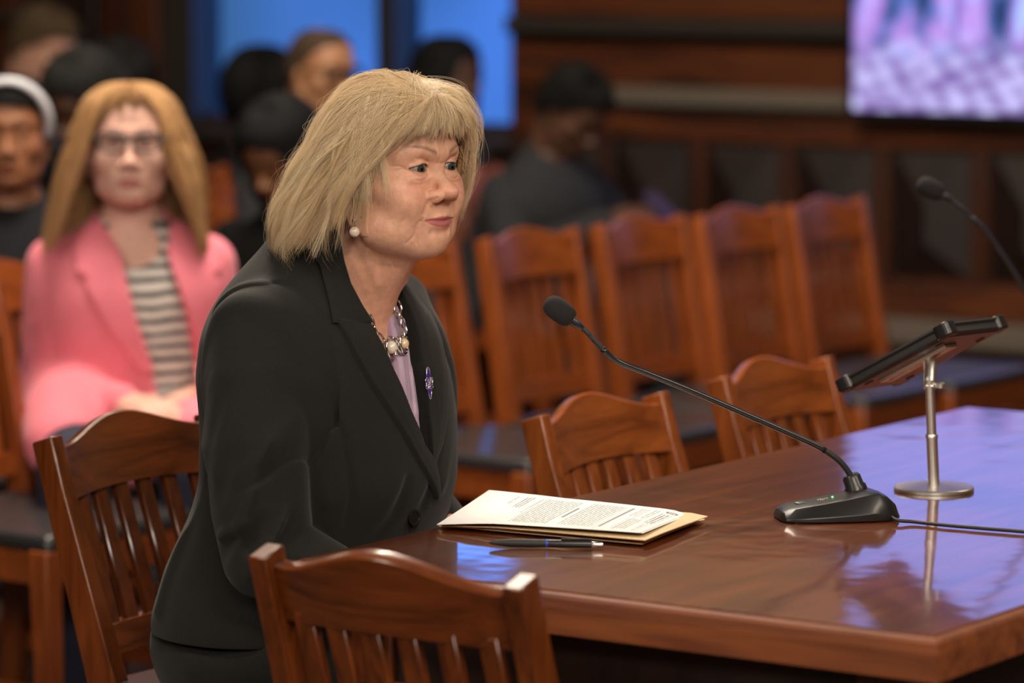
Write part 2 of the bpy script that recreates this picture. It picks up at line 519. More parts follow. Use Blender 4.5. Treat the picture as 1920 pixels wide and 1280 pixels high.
# ------------------------------------------------------------------ wall screen
def screen_mat():
    m = bpy.data.materials.new('screen_picture'); m.use_nodes = True
    t = m.node_tree; b = t.nodes['Principled BSDF']
    b.inputs['Base Color'].default_value = (0.01, 0.01, 0.012, 1); b.inputs['Roughness'].default_value = 0.25
    c = t.nodes.new('ShaderNodeTexCoord')
    sp = t.nodes.new('ShaderNodeSeparateXYZ'); t.links.new(c.outputs['Object'], sp.inputs[0])
    # paving: small tilted tiles, pink and blue
    mp = t.nodes.new('ShaderNodeMapping'); mp.inputs['Rotation'].default_value = (0, 0.5, 0); mp.inputs['Scale'].default_value = (13, 1, 19)
    t.links.new(c.outputs['Object'], mp.inputs[0])
    vo = t.nodes.new('ShaderNodeTexVoronoi'); vo.inputs['Scale'].default_value = 1.0; vo.inputs['Randomness'].default_value = 0.35
    t.links.new(mp.outputs[0], vo.inputs[0])
    r1 = t.nodes.new('ShaderNodeValToRGB')
    r1.color_ramp.elements[0].position = 0.1; r1.color_ramp.elements[0].color = (0.62, 0.60, 1.0, 1)
    r1.color_ramp.elements[1].position = 0.62; r1.color_ramp.elements[1].color = (0.16, 0.09, 0.32, 1)
    t.links.new(vo.outputs['Distance'], r1.inputs[0])
    # large light and dark figures
    mp2 = t.nodes.new('ShaderNodeMapping'); mp2.inputs['Scale'].default_value = (9, 1, 3.0)
    t.links.new(c.outputs['Object'], mp2.inputs[0])
    n = t.nodes.new('ShaderNodeTexNoise'); n.inputs['Scale'].default_value = 1.3; n.inputs['Detail'].default_value = 3
    t.links.new(mp2.outputs[0], n.inputs[0])
    r2 = t.nodes.new('ShaderNodeValToRGB')
    e = r2.color_ramp.elements
    e[0].position = 0.38; e[0].color = (0.010, 0.03, 0.10, 1)
    e[1].position = 0.46; e[1].color = (0.10, 0.16, 0.50, 1)
    x = e.new(0.54); x.color = (0.45, 0.20, 0.62, 1)
    x = e.new(0.62); x.color = (0.35, 0.50, 1.0, 1)
    t.links.new(n.outputs['Fac'], r2.inputs[0])
    # figures above, paving below
    ml = t.nodes.new('ShaderNodeMapRange'); ml.inputs['From Min'].default_value = 0.13; ml.inputs['From Max'].default_value = 0.24
    t.links.new(sp.outputs['Z'], ml.inputs[0])
    mx = t.nodes.new('ShaderNodeMix'); mx.data_type = 'RGBA'
    t.links.new(ml.outputs[0], mx.inputs['Factor']); t.links.new(r1.outputs[0], mx.inputs['A']); t.links.new(r2.outputs[0], mx.inputs['B'])
    # unseen upper part: pale blue glow added for the reflection on the table
    m3 = t.nodes.new('ShaderNodeMapRange'); m3.inputs['From Min'].default_value = 0.36; m3.inputs['From Max'].default_value = 0.44
    t.links.new(sp.outputs['Z'], m3.inputs[0])
    mx2 = t.nodes.new('ShaderNodeMix'); mx2.data_type = 'RGBA'; mx2.inputs['B'].default_value = (0.30, 0.38, 1.05, 1)
    t.links.new(m3.outputs[0], mx2.inputs['Factor']); t.links.new(mx.outputs['Result'], mx2.inputs['A'])
    t.links.new(mx2.outputs['Result'], b.inputs['Emission Color']); b.inputs['Emission Strength'].default_value = 1.35
    return m


TA = A1 - 0.11
p = atA(1600, 205, TA); tb0 = ab(p)[1]; tz0 = p.z
tv = MB(); tv.box(-.022, 1.86, -.0, .06, -.028, 1.06)
tvo = tv.build('television', M_BLACK, bevel=.004)
q = W(TA, tb0, tz0); tvo.location = q; tvo.rotation_euler = (0, 0, RZ)
tag(tvo, 'large wall television showing a pink and blue paved street', 'television')
sc_ = MB(); sc_.box(0, 1.84, -.004, .001, 0, 1.035); sc_.build('screen', screen_mat(), tvo)
br = MB(); br.box(.6, 1.2, .06, .11, .2, .8); br.build('wall_bracket', M_BLACK, tvo)


# ------------------------------------------------------------------ chairs
def chair(recline, mats, HW=.176, peak=.031, pad=True, ZT=0.801):
    """front faces +Y, width along X; returns the Empty"""
    root = empty('wooden_chair')
    mx, _, mz = mats
    tr = math.tan(recline); ZS = 0.46
    yb = -0.17            # back line at seat height

    def Y(z):
        return yb - (z - ZS) * tr if z > ZS else yb - (ZS - z) * 0.10
    for sx in (-1, 1):
        mb = MB(); rings = []
        for z, dx in ((0, .0), (.2, 0), (ZS, 0), (.6, 0), (ZT - .06, 0), (ZT - .002, 0)):
            y = Y(z); w = .0150 if z <= ZS else .0150 - .0025 * (z - ZS) / (ZT - ZS); d = .027 if z <= ZS else .027 - .009 * (z - ZS) / (ZT - ZS)
            if z == 0: w = .014; d = .020
            x = sx * HW
            rings.append([(x - w, y - d, z), (x + w, y - d, z), (x + w, y + d, z + (0.012 if z > .79 else 0)), (x - w, y + d, z + (0.012 if z > .79 else 0))])
        mb.loft(rings); mb.build('back_post', mz, root, bevel=.0025)
        mb = MB()
        mb.hexa([(sx * .205 - .016, .225 - .016, 0), (sx * .205 + .016, .225 - .016, 0), (sx * .205 + .016, .225 + .016, 0), (sx * .205 - .016, .225 + .016, 0)],
                [(sx * .205 - .021, .215 - .021, ZS - .012), (sx * .205 + .021, .215 - .021, ZS - .012), (sx * .205 + .021, .215 + .021, ZS - .012), (sx * .205 - .021, .215 + .021, ZS - .012)])
        mb.build('front_leg', mz, root, bevel=.003)
        mb = MB(); mb.hexa([(sx * .176 - .011, -.17, .17), (sx * .176 + .011, -.17, .17), (sx * .205 + .011, .215, .17), (sx * .205 - .011, .215, .17)],
                           [(sx * .176 - .011, -.17, .205), (sx * .176 + .011, -.17, .205), (sx * .205 + .011, .215, .205), (sx * .205 - .011, .215, .205)])
        mb.build('stretcher', mx, root, bevel=.002)
    # crest rail: camel back, bowed away from the sitter
    n = 26; rings = []
    for i in range(n + 1):
        t = -1 + 2 * i / n; x = t * (HW - .011)
        bow = -.027 * (1 - t * t)
        top = ZT - .008 + peak * (0.5 + 0.5 * math.cos(math.pi * min(1, abs(t) / .94))) ** .95
        bot = ZT - .079 - (.014 if ZT > .81 else 0) + .005 * (1 - t * t)
        r = []
        for z, off in ((bot, -.011), (bot, .011), (top - .001, .011), (top + .001, .008), (top - .004, -.008), (top - .007, -.011)):
            r.append((x, Y(z) + bow + off + .006, z))
        rings.append(r)
    MB().loft(rings).build('crest_rail', mx, root, auto=40)
    # lower rail and slats
    rings = []
    for i in range(13):
        t = -1 + 2 * i / 12; x = t * (HW - .011); bow = -.022 * (1 - t * t)
        rings.append([(x, Y(z) + bow + off, z) for z, off in ((.505, -.010), (.505, .010), (.545, .010), (.545, -.010))])
    MB().loft(rings).build('lower_rail', mx, root, auto=40)
    for i in range(6):
        t = (-1 + 2 * (i + .5) / 6) * .93; x = t * (HW - .011); bow = -.024 * (1 - t * t)
        rings = []
        for z in (.53, .63, ZT - .065):
            rings.append([(x - .0135, Y(z) + bow - .006, z), (x + .0135, Y(z) + bow - .006, z), (x + .0135, Y(z) + bow + .006, z), (x - .0135, Y(z) + bow + .006, z)])
        MB().loft(rings).build('slat', mz, root, bevel=.0015, seg=1)
    # seat frame + pad
    mb = MB()
    def tr4(e, z0, z1):
        return ([(-.19 + e, -.19 + e, z0), (.19 - e, -.19 + e, z0), (.225 - e, .24 - e, z0), (-.225 + e, .24 - e, z0)],
                [(-.19 + e, -.19 + e, z1), (.19 - e, -.19 + e, z1), (.225 - e, .24 - e, z1), (-.225 + e, .24 - e, z1)])
    b_, t_ = tr4(.012, .385, .443); mb.hexa(b_, t_)
    mb.build('seat_frame', mx, root, bevel=.003)
    mb = MB(); b_, t_ = tr4(.002, .4435, .475)
    t_ = [(x * .97, y * .97, z) for x, y, z in t_]
    mb.hexa(b_, t_)
    mb.build('seat', M_LEATHER if pad else mx, root, bevel=.012, seg=4)
    return root


def place(o, a, b, face, label, group=None):
    """face: heading of the chair's front in room terms, degrees from +B towards +A"""
    o.location = W(a, b, 0)
    g = math.radians(face)
    d = (BX[0] * math.cos(g) + AX[0] * math.sin(g), BX[1] * math.cos(g) + AX[1] * math.sin(g))
    o.rotation_euler = (0, 0, math.atan2(-d[0], d[1]))
    tag(o, label, 'chair', group)


R18 = math.radians(18)
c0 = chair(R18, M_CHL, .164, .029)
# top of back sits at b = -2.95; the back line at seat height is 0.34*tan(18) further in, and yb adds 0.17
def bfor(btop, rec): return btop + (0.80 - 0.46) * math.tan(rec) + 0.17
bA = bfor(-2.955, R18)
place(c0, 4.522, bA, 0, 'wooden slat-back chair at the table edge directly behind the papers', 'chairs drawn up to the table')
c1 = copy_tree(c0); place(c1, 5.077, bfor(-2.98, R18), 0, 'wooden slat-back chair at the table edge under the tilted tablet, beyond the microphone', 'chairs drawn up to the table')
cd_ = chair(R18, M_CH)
c2 = cd_; place(c2, 3.962, bfor(-3.39, R18), 0, 'wooden slat-back chair on which the blonde woman in the dark suit sits', 'chairs drawn up to the table')
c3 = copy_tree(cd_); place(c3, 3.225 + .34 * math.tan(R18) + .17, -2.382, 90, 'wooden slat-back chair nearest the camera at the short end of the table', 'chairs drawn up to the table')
R10 = math.radians(10)
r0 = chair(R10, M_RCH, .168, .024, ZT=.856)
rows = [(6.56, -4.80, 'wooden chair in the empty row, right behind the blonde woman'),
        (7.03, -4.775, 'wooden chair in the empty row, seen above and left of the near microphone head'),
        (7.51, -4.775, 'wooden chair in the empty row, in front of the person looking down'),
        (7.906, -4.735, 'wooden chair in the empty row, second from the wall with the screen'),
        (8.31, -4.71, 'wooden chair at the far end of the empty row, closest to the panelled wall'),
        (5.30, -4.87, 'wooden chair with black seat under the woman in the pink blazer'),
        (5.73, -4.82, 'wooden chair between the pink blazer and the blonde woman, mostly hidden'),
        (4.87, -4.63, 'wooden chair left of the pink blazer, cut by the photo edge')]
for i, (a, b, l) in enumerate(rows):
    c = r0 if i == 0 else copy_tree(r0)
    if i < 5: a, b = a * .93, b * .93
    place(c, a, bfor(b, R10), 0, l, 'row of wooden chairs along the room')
# ------------------------------------------------------------------ the table
TX0, TX1, TY0, TY1 = -2.700, -1.812, 3.445, 5.215      # across, along (room frame)
ta, tb_ = (TY0 + TY1) / 2, (TX0 + TX1) / 2
table = empty('conference_table', W(ta, tb_, 0), RZ)
tag(table, 'long polished reddish wooden table with microphones and papers on it', 'table')
hx, hy = (TX1 - TX0) / 2, (TY1 - TY0) / 2
mb = MB()
prof = [(0.0125, .716), (0.0125, .7492), (0.0136, .750)]
rings = [[(-hx + e, -hy + e, z), (hx - e, -hy + e, z), (hx - e, hy - e, z), (-hx + e, hy - e, z)] for e, z in prof]
mb.loft(rings)
mb.build('table_top', M_TAB, table)
mb = MB()
rings = [[(-hx + e, -hy + e, z), (hx - e, -hy + e, z), (hx - e, hy - e, z), (-hx + e, hy - e, z)] for e, z in ((.008, .700), (-.0008, .7005), (-.0012, .732), (.0000, .7425), (.0030, .7462), (.0122, .7475))]
mb.loft(rings, cap=False)
mb.build('edge_moulding', M_TABE, table)
mb = MB()
e0, e1 = .055, .077
for x0, x1, y0, y1 in ((-hx + e0, hx - e0, -hy + e0, -hy + e1), (-hx + e0, hx - e0, hy - e1, hy - e0),
                       (-hx + e0, -hx + e1, -hy + e1, hy - e1), (hx - e1, hx - e0, -hy + e1, hy - e1)):
    mb.box(x0, x1, y0, y1, .60, .716)
mb.build('apron', M_WALLD, table)
mb = MB()
for x0, x1, y0, y1 in ((-hx + .045, hx - .045, -hy + .045, -hy + .085), (-hx + .045, hx - .045, hy - .085, hy - .045),
                       (-hx + .045, -hx + .085, -hy + .085, hy - .085), (hx - .085, hx - .045, -hy + .085, hy - .085)):
    mb.box(x0, x1, y0, y1, .585, .604)
mb.build('apron_rail', M_TABE, table, bevel=.003)
for sx in (-1, 1):
    for sy in (-1, 1):
        cx, cy = sx * (hx - .085), sy * (hy - .085)
        mb = MB(); mb.box(cx - .04, cx + .04, cy - .04, cy + .04, 0, .714)
        mb.box(cx - .048, cx + .048, cy - .048, cy + .048, 0, .09)
        mb.build('leg', M_CH[2], table, bevel=.004)


# ------------------------------------------------------------------ desk microphones
def smooth_path(P, n=8):
    """Catmull-Rom through the points"""
    P = [Vector(p) for p in P]
    Q = [P[0] * 2 - P[1]] + P + [P[-1] * 2 - P[-2]]
    out = []
    for i in range(1, len(Q) - 2):
        for j in range(n):
            t = j / n
            a, b, c, d = Q[i - 1], Q[i], Q[i + 1], Q[i + 2]
            out.append(0.5 * ((2 * b) + (c - a) * t + (2 * a - 5 * b + 4 * c - d) * t * t + (3 * b - a - 3 * c + d) * t ** 3))
    out.append(P[-1])
    return out


def microphone(base, heading, path, label, cord=None, group=None):
    """base: point on the table; heading: direction (x, y) from the low end of the base to the neck end; path: world points of the neck"""
    root = empty('gooseneck_microphone', base, math.atan2(heading[1], heading[0]))
    tag(root, label, 'microphone', group)
    inv = Matrix.Translation(base) @ Matrix.Rotation(math.atan2(heading[1], heading[0]), 4, 'Z')
    inv = inv.inverted()
    # wedge base: low toe at -x, high heel at +x
    secs = [(-.078, .020, .0015, .006), (-.074, .034, .001, .012), (-.060, .042, .0008, .018), (-.030, .046, .0008, .0225), (.010, .048, .0008, .0290), (.035, .047, .0008, .0335),
            (.050, .045, .0008, .0350), (.062, .042, .0008, .031), (.074, .036, .0010, .0200), (.080, .024, .0015, .009)]
    mb = MB(); rings = []
    for x, w, z0, z1 in secs:
        tw = w * .66
        rings.append([(x, -w, z0), (x, w, z0), (x, w * 1.0, z0 + (z1 - z0) * .30), (x, tw, z1 - .0008), (x, tw * .6, z1), (x, -tw * .6, z1), (x, -tw, z1 - .0008), (x, -w * 1.0, z0 + (z1 - z0) * .30)])
    mb.loft(rings)
    mb.build('microphone_base', M_BLACK, root, bevel=.0018, seg=3)
    mb = MB(); mb.box(-.064, .072, -.040, .040, 0.0, .0012); mb.build('rubber_sole', M_RUBBER, root)
    # socket
    pl = [inv @ Vector(p) for p in path]
    s0 = Vector((pl[0].x, pl[0].y, .030)); d = (pl[1] - s0).normalized()
    R = d.to_track_quat('Z', 'Y').to_matrix().to_4x4()
    Mx = Matrix.Translation(s0) @ R
    mb = MB(); mb.lathe([(.0150, -.004), (.0148, .006), (.0125, .009), (.0120, .020), (.0095, .0235)], M=Mx)
    mb.build('neck_socket', M_BLACK, root, auto=40)
    # buttons, lamp
    mb = MB(); mb.lathe([(.0072, 0), (.0072, .0022), (.006, .0028)], c=(-.047, 0, .0190)); mb.build('talk_button', mat('button_grey', (.10, .11, .10), .35), root, auto=40)
    mb = MB()
    for i in range(5):
        mb.box(-.024 + i * .0030, -.0225 + i * .0030, -.0028, .0028, .0232 + i * .0004, .0245 + i * .0004)
    for y in (-.0055, .0040):
        mb.box(-.020, -.014, y, y + .0015, .0235, .0248)
    mb.build('symbol_mark', mat('pale_print', (.35, .36, .34), .5), root)
    mb = MB(); mb.lathe([(.0016, 0), (.0014, .001), (.0005, .0016)], c=(-.004, 0, .0268), n=12)
    mb.build('green_light', mat('green_led', (.02, .5, .08), .3, emit=(.10, 1.0, .22), estr=3.0), root, smooth=True)
    # neck: flexible ends ribbed, plain tube between
    P = smooth_path(pl, 10)
    L = [0]
    for i in range(1, len(P)): L.append(L[-1] + (P[i] - P[i - 1]).length)
    tot = L[-1]

    def at(s):
        s = max(0, min(tot, s))
        for i in range(1, len(P)):
            if L[i] >= s:
                f = (s - L[i - 1]) / max(1e-9, L[i] - L[i - 1]); return P[i - 1].lerp(P[i], f)
        return P[-1]
    flex0, flex1 = .075, tot - .062
    a0, a1 = .018, tot - .018
    pts = []; rad = []
    s = a0; k = 0
    while s < flex0:
        pts.append(at(s)); rad.append(.0042 if k % 2 else .0036); s += .0011; k += 1
    MB().tube(pts, rad, 12).build('flexible_neck', M_RUBBER, root, auto=60)
    n = 60
    MB().tube([at(flex0 - .004 + (flex1 - flex0 + .008) * i / n) for i in range(n + 1)], .0041, 14).build('neck_tube', mat('satin_black', (.015, .015, .016), .22), root, smooth=True)
    pts = []; rad = []; s = flex1; k = 0
    while s < a1:
        pts.append(at(s)); rad.append(.0037 if k % 2 else .0031); s += .0010; k += 1
    MB().tube(pts, rad, 12).build('flexible_neck', M_RUBBER, root, auto=60)
    hd = (P[-1] - at(tot - .01)).normalized()
    R = hd.to_track_quat('Z', 'Y').to_matrix().to_4x4(); Mx = Matrix.Translation(at(tot - .022)) @ R
    MB().lathe([(.0034, 0), (.0052, .006), (.0062, .013), (.0062, .022)], M=Mx).build('capsule_collar', M_BLACK, root, auto=40)
    prof = [(.0095, 0), (.0125, .0035), (.0143, .010), (.0150, .018), (.0150, .026), (.0138, .033), (.0108, .0385), (.006, .0415), (.0008, .0425)]
    Mx = Matrix.Translation(at(tot) + hd * -.004) @ R
    MB().lathe(prof, M=Mx, n=32).build('foam_windscreen', M_FOAM, root, smooth=True)
    if cord:
        cp = [inv @ Vector(p) for p in cord]
        MB().tube(smooth_path(cp, 8), .0023, 10).build('cord', M_RUBBER, root, smooth=True)
    return root


TZ = .7505
mbase = atZ(1566, 970, TZ)
neck0 = atZ(1606, 945, TZ + .0)
yb_ = mbase.y + .03
path = [Vector((atY(1606, 926, yb_).x, yb_, TZ + .030)), atY(1596, 893, yb_), atY(1573, 863, yb_ - .003), atY(1536, 838, yb_ - .006), atY(1480, 812, yb_ - .012), atY(1400, 777, yb_ - .02), atY(1300, 734, yb_ - .03),
        atY(1215, 700, yb_ - .04), atY(1158, 677, yb_ - .045), atY(1126, 650, yb_ - .05), atY(1103, 625, yb_ - .05), atY(1084, 608, yb_ - .05), atY(1068, 596, yb_ - .05)]
hd = (neck0 - mbase); hd = Vector((.985, .17, 0))
cordpts = [mbase + Vector((.070, .015, .006)), atZ(1680, 974, TZ + .005), atZ(1715, 978, TZ + .003), atZ(1770, 984, TZ + .003), atZ(1840, 990, TZ + .003), atZ(1915, 996, TZ + .003), atZ(1990, 1003, TZ + .003)]
microphone(mbase, hd, path, 'black gooseneck microphone with a small green light, on the table right of the papers', cordpts)
b2 = atZ(2110, 830, TZ)
y2 = 5.62
path2 = [Vector((b2.x + .045, b2.y + .01, TZ + .030)), b2 + Vector((.040, .01, .065)), b2 + Vector((.015, .02, .13)), atY(1985, 660, y2), atY(1945, 585, y2), atY(1912, 528, y2), atY(1880, 478, y2), atY(1845, 430, y2), atY(1812, 398, y2), atY(1783, 374, y2), atY(1762, 362, y2)]
microphone(b2, Vector((.985, .17, 0)), path2, 'second gooseneck microphone rising from behind the tilted tablet, its neck leaving the photo edge')

# ------------------------------------------------------------------ tablet on its stand
sb = atZ(1751, 918, TZ)
yS = sb.y
stand = empty('tablet_stand', sb)
tag(stand, 'silver metal stand with a round base and a single pole on the table', 'stand')
r = 75.5 / FPX * yS
MB().lathe([(r, 0), (r, .004), (r - .0015, .0055), (.004, .0062)], n=56).build('round_base', M_STEEL, stand, auto=30)
pt = atY(1743, 712, yS)
hp = pt.z - TZ
dxp = pt.x - sb.x
MB().tube([(0, 0, .005), (dxp * .5, 0, hp * .5)], .0077, 24).build('lower_pole', M_STEEL, stand, smooth=False, auto=40)
MB().tube([(dxp * .5, 0, hp * .5 - .002), (dxp, 0, hp)], .0066, 24).build('upper_pole', M_STEEL, stand, auto=40)
MB().lathe([(.0085, 0), (.0085, .004), (.0078, .005)], c=(dxp * .5, 0, hp * .5 - .004)).build('collar', M_STEEL, stand, auto=40)
# tablet frame from its edges as seen: long edge towards the viewer, short edge away
camR = Vector((1, 0, 0)); camF = Vector((0, math.cos(TILT), -math.sin(TILT))); camU = Vector((0, math.sin(TILT), math.cos(TILT)))
pxm = yS / FPX
e1 = (camR * 193 + camU * 113 - camF * 150) * pxm
e2 = (camR * 133 + camU * 13 + camF * 181) * pxm
e2 = e2 - e1 * (e2.dot(e1) / e1.length_squared)
L1, L2 = e1.length, e2.length
u1, u2 = e1.normalized(), e2.normalized()
n3 = u1.cross(u2)
if n3.z < 0: n3 = -n3
P2 = atY(1782, 625, yS - .060)
ctr = P2 - e1 / 2 + e2 / 2
Rm = Matrix((u1, u2, n3)).transposed().to_4x4()
if Rm.determinant() < 0:
    Rm = Matrix((u1, -u2, n3)).transposed().to_4x4()
tab = empty('tablet', ctr)
tab.matrix_world = Matrix.Translation(ctr) @ Rm
tag(tab, 'black tablet in a rugged case, tilted on the silver stand, seen from below', 'tablet')
h1, h2 = L1 / 2, L2 / 2
TK = .017


def rrect(hx_, hy_, r_, z, n=5):
    o = []
    for cx, cy, a0 in ((hx_ - r_, hy_ - r_, 0), (-hx_ + r_, hy_ - r_, 90), (-hx_ + r_, -hy_ + r_, 180), (hx_ - r_, -hy_ + r_, 270)):
        for i in range(n + 1):
            a = math.radians(a0 + 90 * i / n); o.append((cx + r_ * math.cos(a), cy + r_ * math.sin(a), z))
    return o


MB().loft([rrect(h1 - .006, h2 - .006, .008, -.0005), rrect(h1 - .001, h2 - .001, .010, .002), rrect(h1 - .0035, h2 - .0035, .009, .006), rrect(h1 - .0035, h2 - .0035, .009, .011), rrect(h1, h2, .010, .014), rrect(h1 - .001, h2 - .001, .010, TK), rrect(h1 - .008, h2 - .008, .006, TK), rrect(h1 - .008, h2 - .008, .006, TK - .002)]).build('case', M_RUBBER, tab, auto=40)
MB().loft([rrect(h1 - .009, h2 - .009, .005, TK - .004), rrect(h1 - .009, h2 - .009, .005, TK - .0015)]).build('glass_screen', mat('dark_glass', (.01, .01, .012), .05), tab)
for sx in (-1, 1):
    for sy in (-1, 1):
        MB().loft([[(x + sx * (h1 - .011), y + sy * (h2 - .011), z) for x, y, z in rrect(.0135, .0135, .009, zz)] for zz in (-.001, TK + .0015)]).build('corner_bumper', M_BLACK, tab, bevel=.002)
MB().loft([rrect(h1 - .010, h2 - .010, .006, -.0018), rrect(h1 - .010, h2 - .010, .006, -.0002)]).build('back_plate', mat('tablet_back', (.06, .055, .068), .26, spec=.9), tab)
mb = MB()
for sx in (-1, 1):
    for sy in (-1, 1):
        mb.box(sx * (h1 - .035) - .006, sx * (h1 - .035) + .006, sy * (h2 - .025) - .003, sy * (h2 - .025) + .003, -.0028, -.0015)
mb.build('rubber_foot', M_RUBBER, tab)
# clamp bracket of the stand, under the tablet
Mt = stand.matrix_world.inverted() if False else Matrix.Translation(-sb)
Tm = Mt @ Matrix.Translation(ctr) @ Rm
top = Vector((dxp, 0, hp))
cl = Tm.inverted() @ top      # pole top in the tablet's frame
cxl, cyl = max(-.03, min(.03, cl.x)), max(-.02, min(.02, cl.y))
mb = MB()
mb.box(-.058, .058, cyl - .017, cyl - .008, -.0065, -.0040, M=Tm)
mb.box(-.058, .058, cyl + .008, cyl + .017, -.0065, -.0040, M=Tm)
mb.box(-.058, -.050, cyl - .008, cyl + .008, -.0065, -.0040, M=Tm)
mb.box(.050, .058, cyl - .008, cyl + .008, -.0065, -.0040, M=Tm)
mb.box(-.016, .016, cyl - .008, cyl + .008, -.0065, -.0040, M=Tm)
mb.box(-.058, .058, cyl - .017, cyl + .017, -.0040, -.0018, M=Tm)
mb.build('bracket_plate', M_STEEL, stand, bevel=.0008)
hinge_c = Tm @ Vector((cxl, cyl, -.010))
MB().tube([top - Vector((0, 0, .012)), top.lerp(hinge_c, .5), hinge_c], [.0085, .0085, .0105], 16).build('hinge', M_STEEL, stand, auto=40)
MB().tube([top + Vector((.004, -.002, -.006)), top + Vector((.017, -.006, -.006))], [.0035, .0035], 12).build('hinge_knob', M_STEEL, stand, auto=40)
MB().lathe([(.0065, 0), (.0065, .006), (.0045, .008)], c=(top.x + .014, top.y - .006, top.z - .010), n=18).build('hinge_knob', M_STEEL, stand, auto=40)

# ------------------------------------------------------------------ papers, folders, pen
def sheet(name, C, thick, m, bend=None, parent=None, nx=28, ny=20):
    """C: four corners (header-far, header-near, foot-near, foot-far)"""
    V = []; F = []; uv = []
    def P(s, t):
        p = (C[0] * (1 - s) + C[3] * s) * (1 - t) + (C[1] * (1 - s) + C[2] * s) * t
        if bend: p = p + Vector((0, 0, bend(s, t)))
        return p
    for lay in (0, 1):
        for i in range(nx + 1):
            for j in range(ny + 1):
                p = P(i / nx, j / ny); V.append((p.x, p.y, p.z - lay * thick)); uv.append((j / ny, 1 - i / nx))
    N = (nx + 1) * (ny + 1); idx = lambda i, j, l: l * N + i * (ny + 1) + j
    for i in range(nx):
        for j in range(ny):
            F.append((idx(i, j, 0), idx(i, j + 1, 0), idx(i + 1, j + 1, 0), idx(i + 1, j, 0)))
            F.append((idx(i, j, 1), idx(i + 1, j, 1), idx(i + 1, j + 1, 1), idx(i, j + 1, 1)))
    for i in range(nx):
        F.append((idx(i, 0, 0), idx(i + 1, 0, 0), idx(i + 1, 0, 1), idx(i, 0, 1)))
        F.append((idx(i, ny, 1), idx(i + 1, ny, 1), idx(i + 1, ny, 0), idx(i, ny, 0)))
    for j in range(ny):
        F.append((idx(0, j, 1), idx(0, j + 1, 1), idx(0, j + 1, 0), idx(0, j, 0)))
        F.append((idx(nx, j, 0), idx(nx, j + 1, 0), idx(nx, j + 1, 1), idx(nx, j, 1)))
    me = bpy.data.meshes.new(name); me.from_pydata(V, [], F); me.update()
    ul = me.uv_layers.new(name='page')
    for l in me.loops: ul.data[l.index].uv = uv[l.vertex_index]
    me.materials.append(m)
    o = bpy.data.objects.new(name, me); COL.objects.link(o)
    if parent is not None: o.parent = parent
    return o, P


def uv_print(name, base, blocks, row):
    """page with lines of illegibly small print: blocks (x0, x1, y0, y1, darkness) in page coordinates"""
    m = bpy.data.materials.new(name); m.use_nodes = True
    t = m.node_tree; b = t.nodes['Principled BSDF']; b.inputs['Roughness'].default_value = .7
    u = t.nodes.new('ShaderNodeUVMap'); u.uv_map = 'page'
    s = t.nodes.new('ShaderNodeSeparateXYZ'); t.links.new(u.outputs[0], s.inputs[0])

    def M(op, a, bb=None):
        n = t.nodes.new('ShaderNodeMath'); n.operation = op
        for i, x in enumerate((a, bb)):
            if x is None: continue
            if isinstance(x, (int, float)): n.inputs[i].default_value = x
            else: t.links.new(x, n.inputs[i])
        return n.outputs[0]
    X, Yv = s.outputs[0], s.outputs[1]
    rowf = M('FRACT', M('MULTIPLY', Yv, row))
    line = M('LESS_THAN', M('ABSOLUTE', M('SUBTRACT', rowf, .5)), .24)
    mp = t.nodes.new('ShaderNodeMapping'); mp.inputs['Scale'].default_value = (150, row, 1); t.links.new(u.outputs[0], mp.inputs[0])
    n = t.nodes.new('ShaderNodeTexNoise'); n.inputs['Scale'].default_value = 1.0; n.inputs['Detail'].default_value = 2; t.links.new(mp.outputs[0], n.inputs[0])
    word = M('GREATER_THAN', n.outputs['Fac'], .42)
    acc = None
    for (x0, x1, y0, y1, dk) in blocks:
        box = M('MULTIPLY', M('MULTIPLY', M('GREATER_THAN', X, x0), M('LESS_THAN', X, x1)), M('MULTIPLY', M('GREATER_THAN', Yv, y0), M('LESS_THAN', Yv, y1)))
        if dk < 0: v = M('MULTIPLY', box, -dk)
        else: v = M('MULTIPLY', M('MULTIPLY', box, dk), M('MULTIPLY', line, word))
        acc = v if acc is None else M('MAXIMUM', acc, v)
    # round seal at the head of the page
    dx = M('SUBTRACT', X, .115); dy = M('MULTIPLY', M('SUBTRACT', Yv, .955), 1.29)
    rr = M('SQRT', M('ADD', M('MULTIPLY', dx, dx), M('MULTIPLY', dy, dy)))
    ring = M('MULTIPLY', M('LESS_THAN', M('ABSOLUTE', M('SUBTRACT', rr, .030)), .008), .85)
    dot = M('MULTIPLY', M('LESS_THAN', rr, .016), .6)
    acc = M('MAXIMUM', acc, M('MAXIMUM', ring, dot))
    mx = t.nodes.new('ShaderNodeMix'); mx.data_type = 'RGBA'
    mx.inputs['A'].default_value = (*base, 1); mx.inputs['B'].default_value = (.03, .03, .035, 1)
    t.links.new(acc, mx.inputs['Factor']); t.links.new(mx.outputs['Result'], b.inputs['Base Color'])
    return m


PG = uv_print('letter_page', (.84, .84, .83), [
    (.20, .62, .925, .975, .9), (.66, .95, .93, .96, .6), (.10, .45, .875, .905, .7), (.50, .90, .83, .90, .7), (.10, .42, .80, .84, .6),
    (.12, .88, .765, .778, -.8), (.10, .95, .845, .849, -.7), (.10, .95, .755, .759, -.5),
    (.10, .90, .56, .735, .75), (.30, .66, .530, .545, -.75), (.10, .90, .33, .515, .75), (.10, .60, .30, .32, .7), (.10, .45, .225, .275, .9), (.10, .34, .18, .20, .7)], 62)
M_PAPER = mat('white_paper', (.82, .81, .79), .7)
M_MANILA = mat('manila_card', (.72, .53, .30), .6)
zp = TZ
c_ff, c_fn, c_nn, c_nf = [atZ(*p, zp + .0160) for p in ((1287, 958), (1200, 1000), (819, 972), (917, 921))]


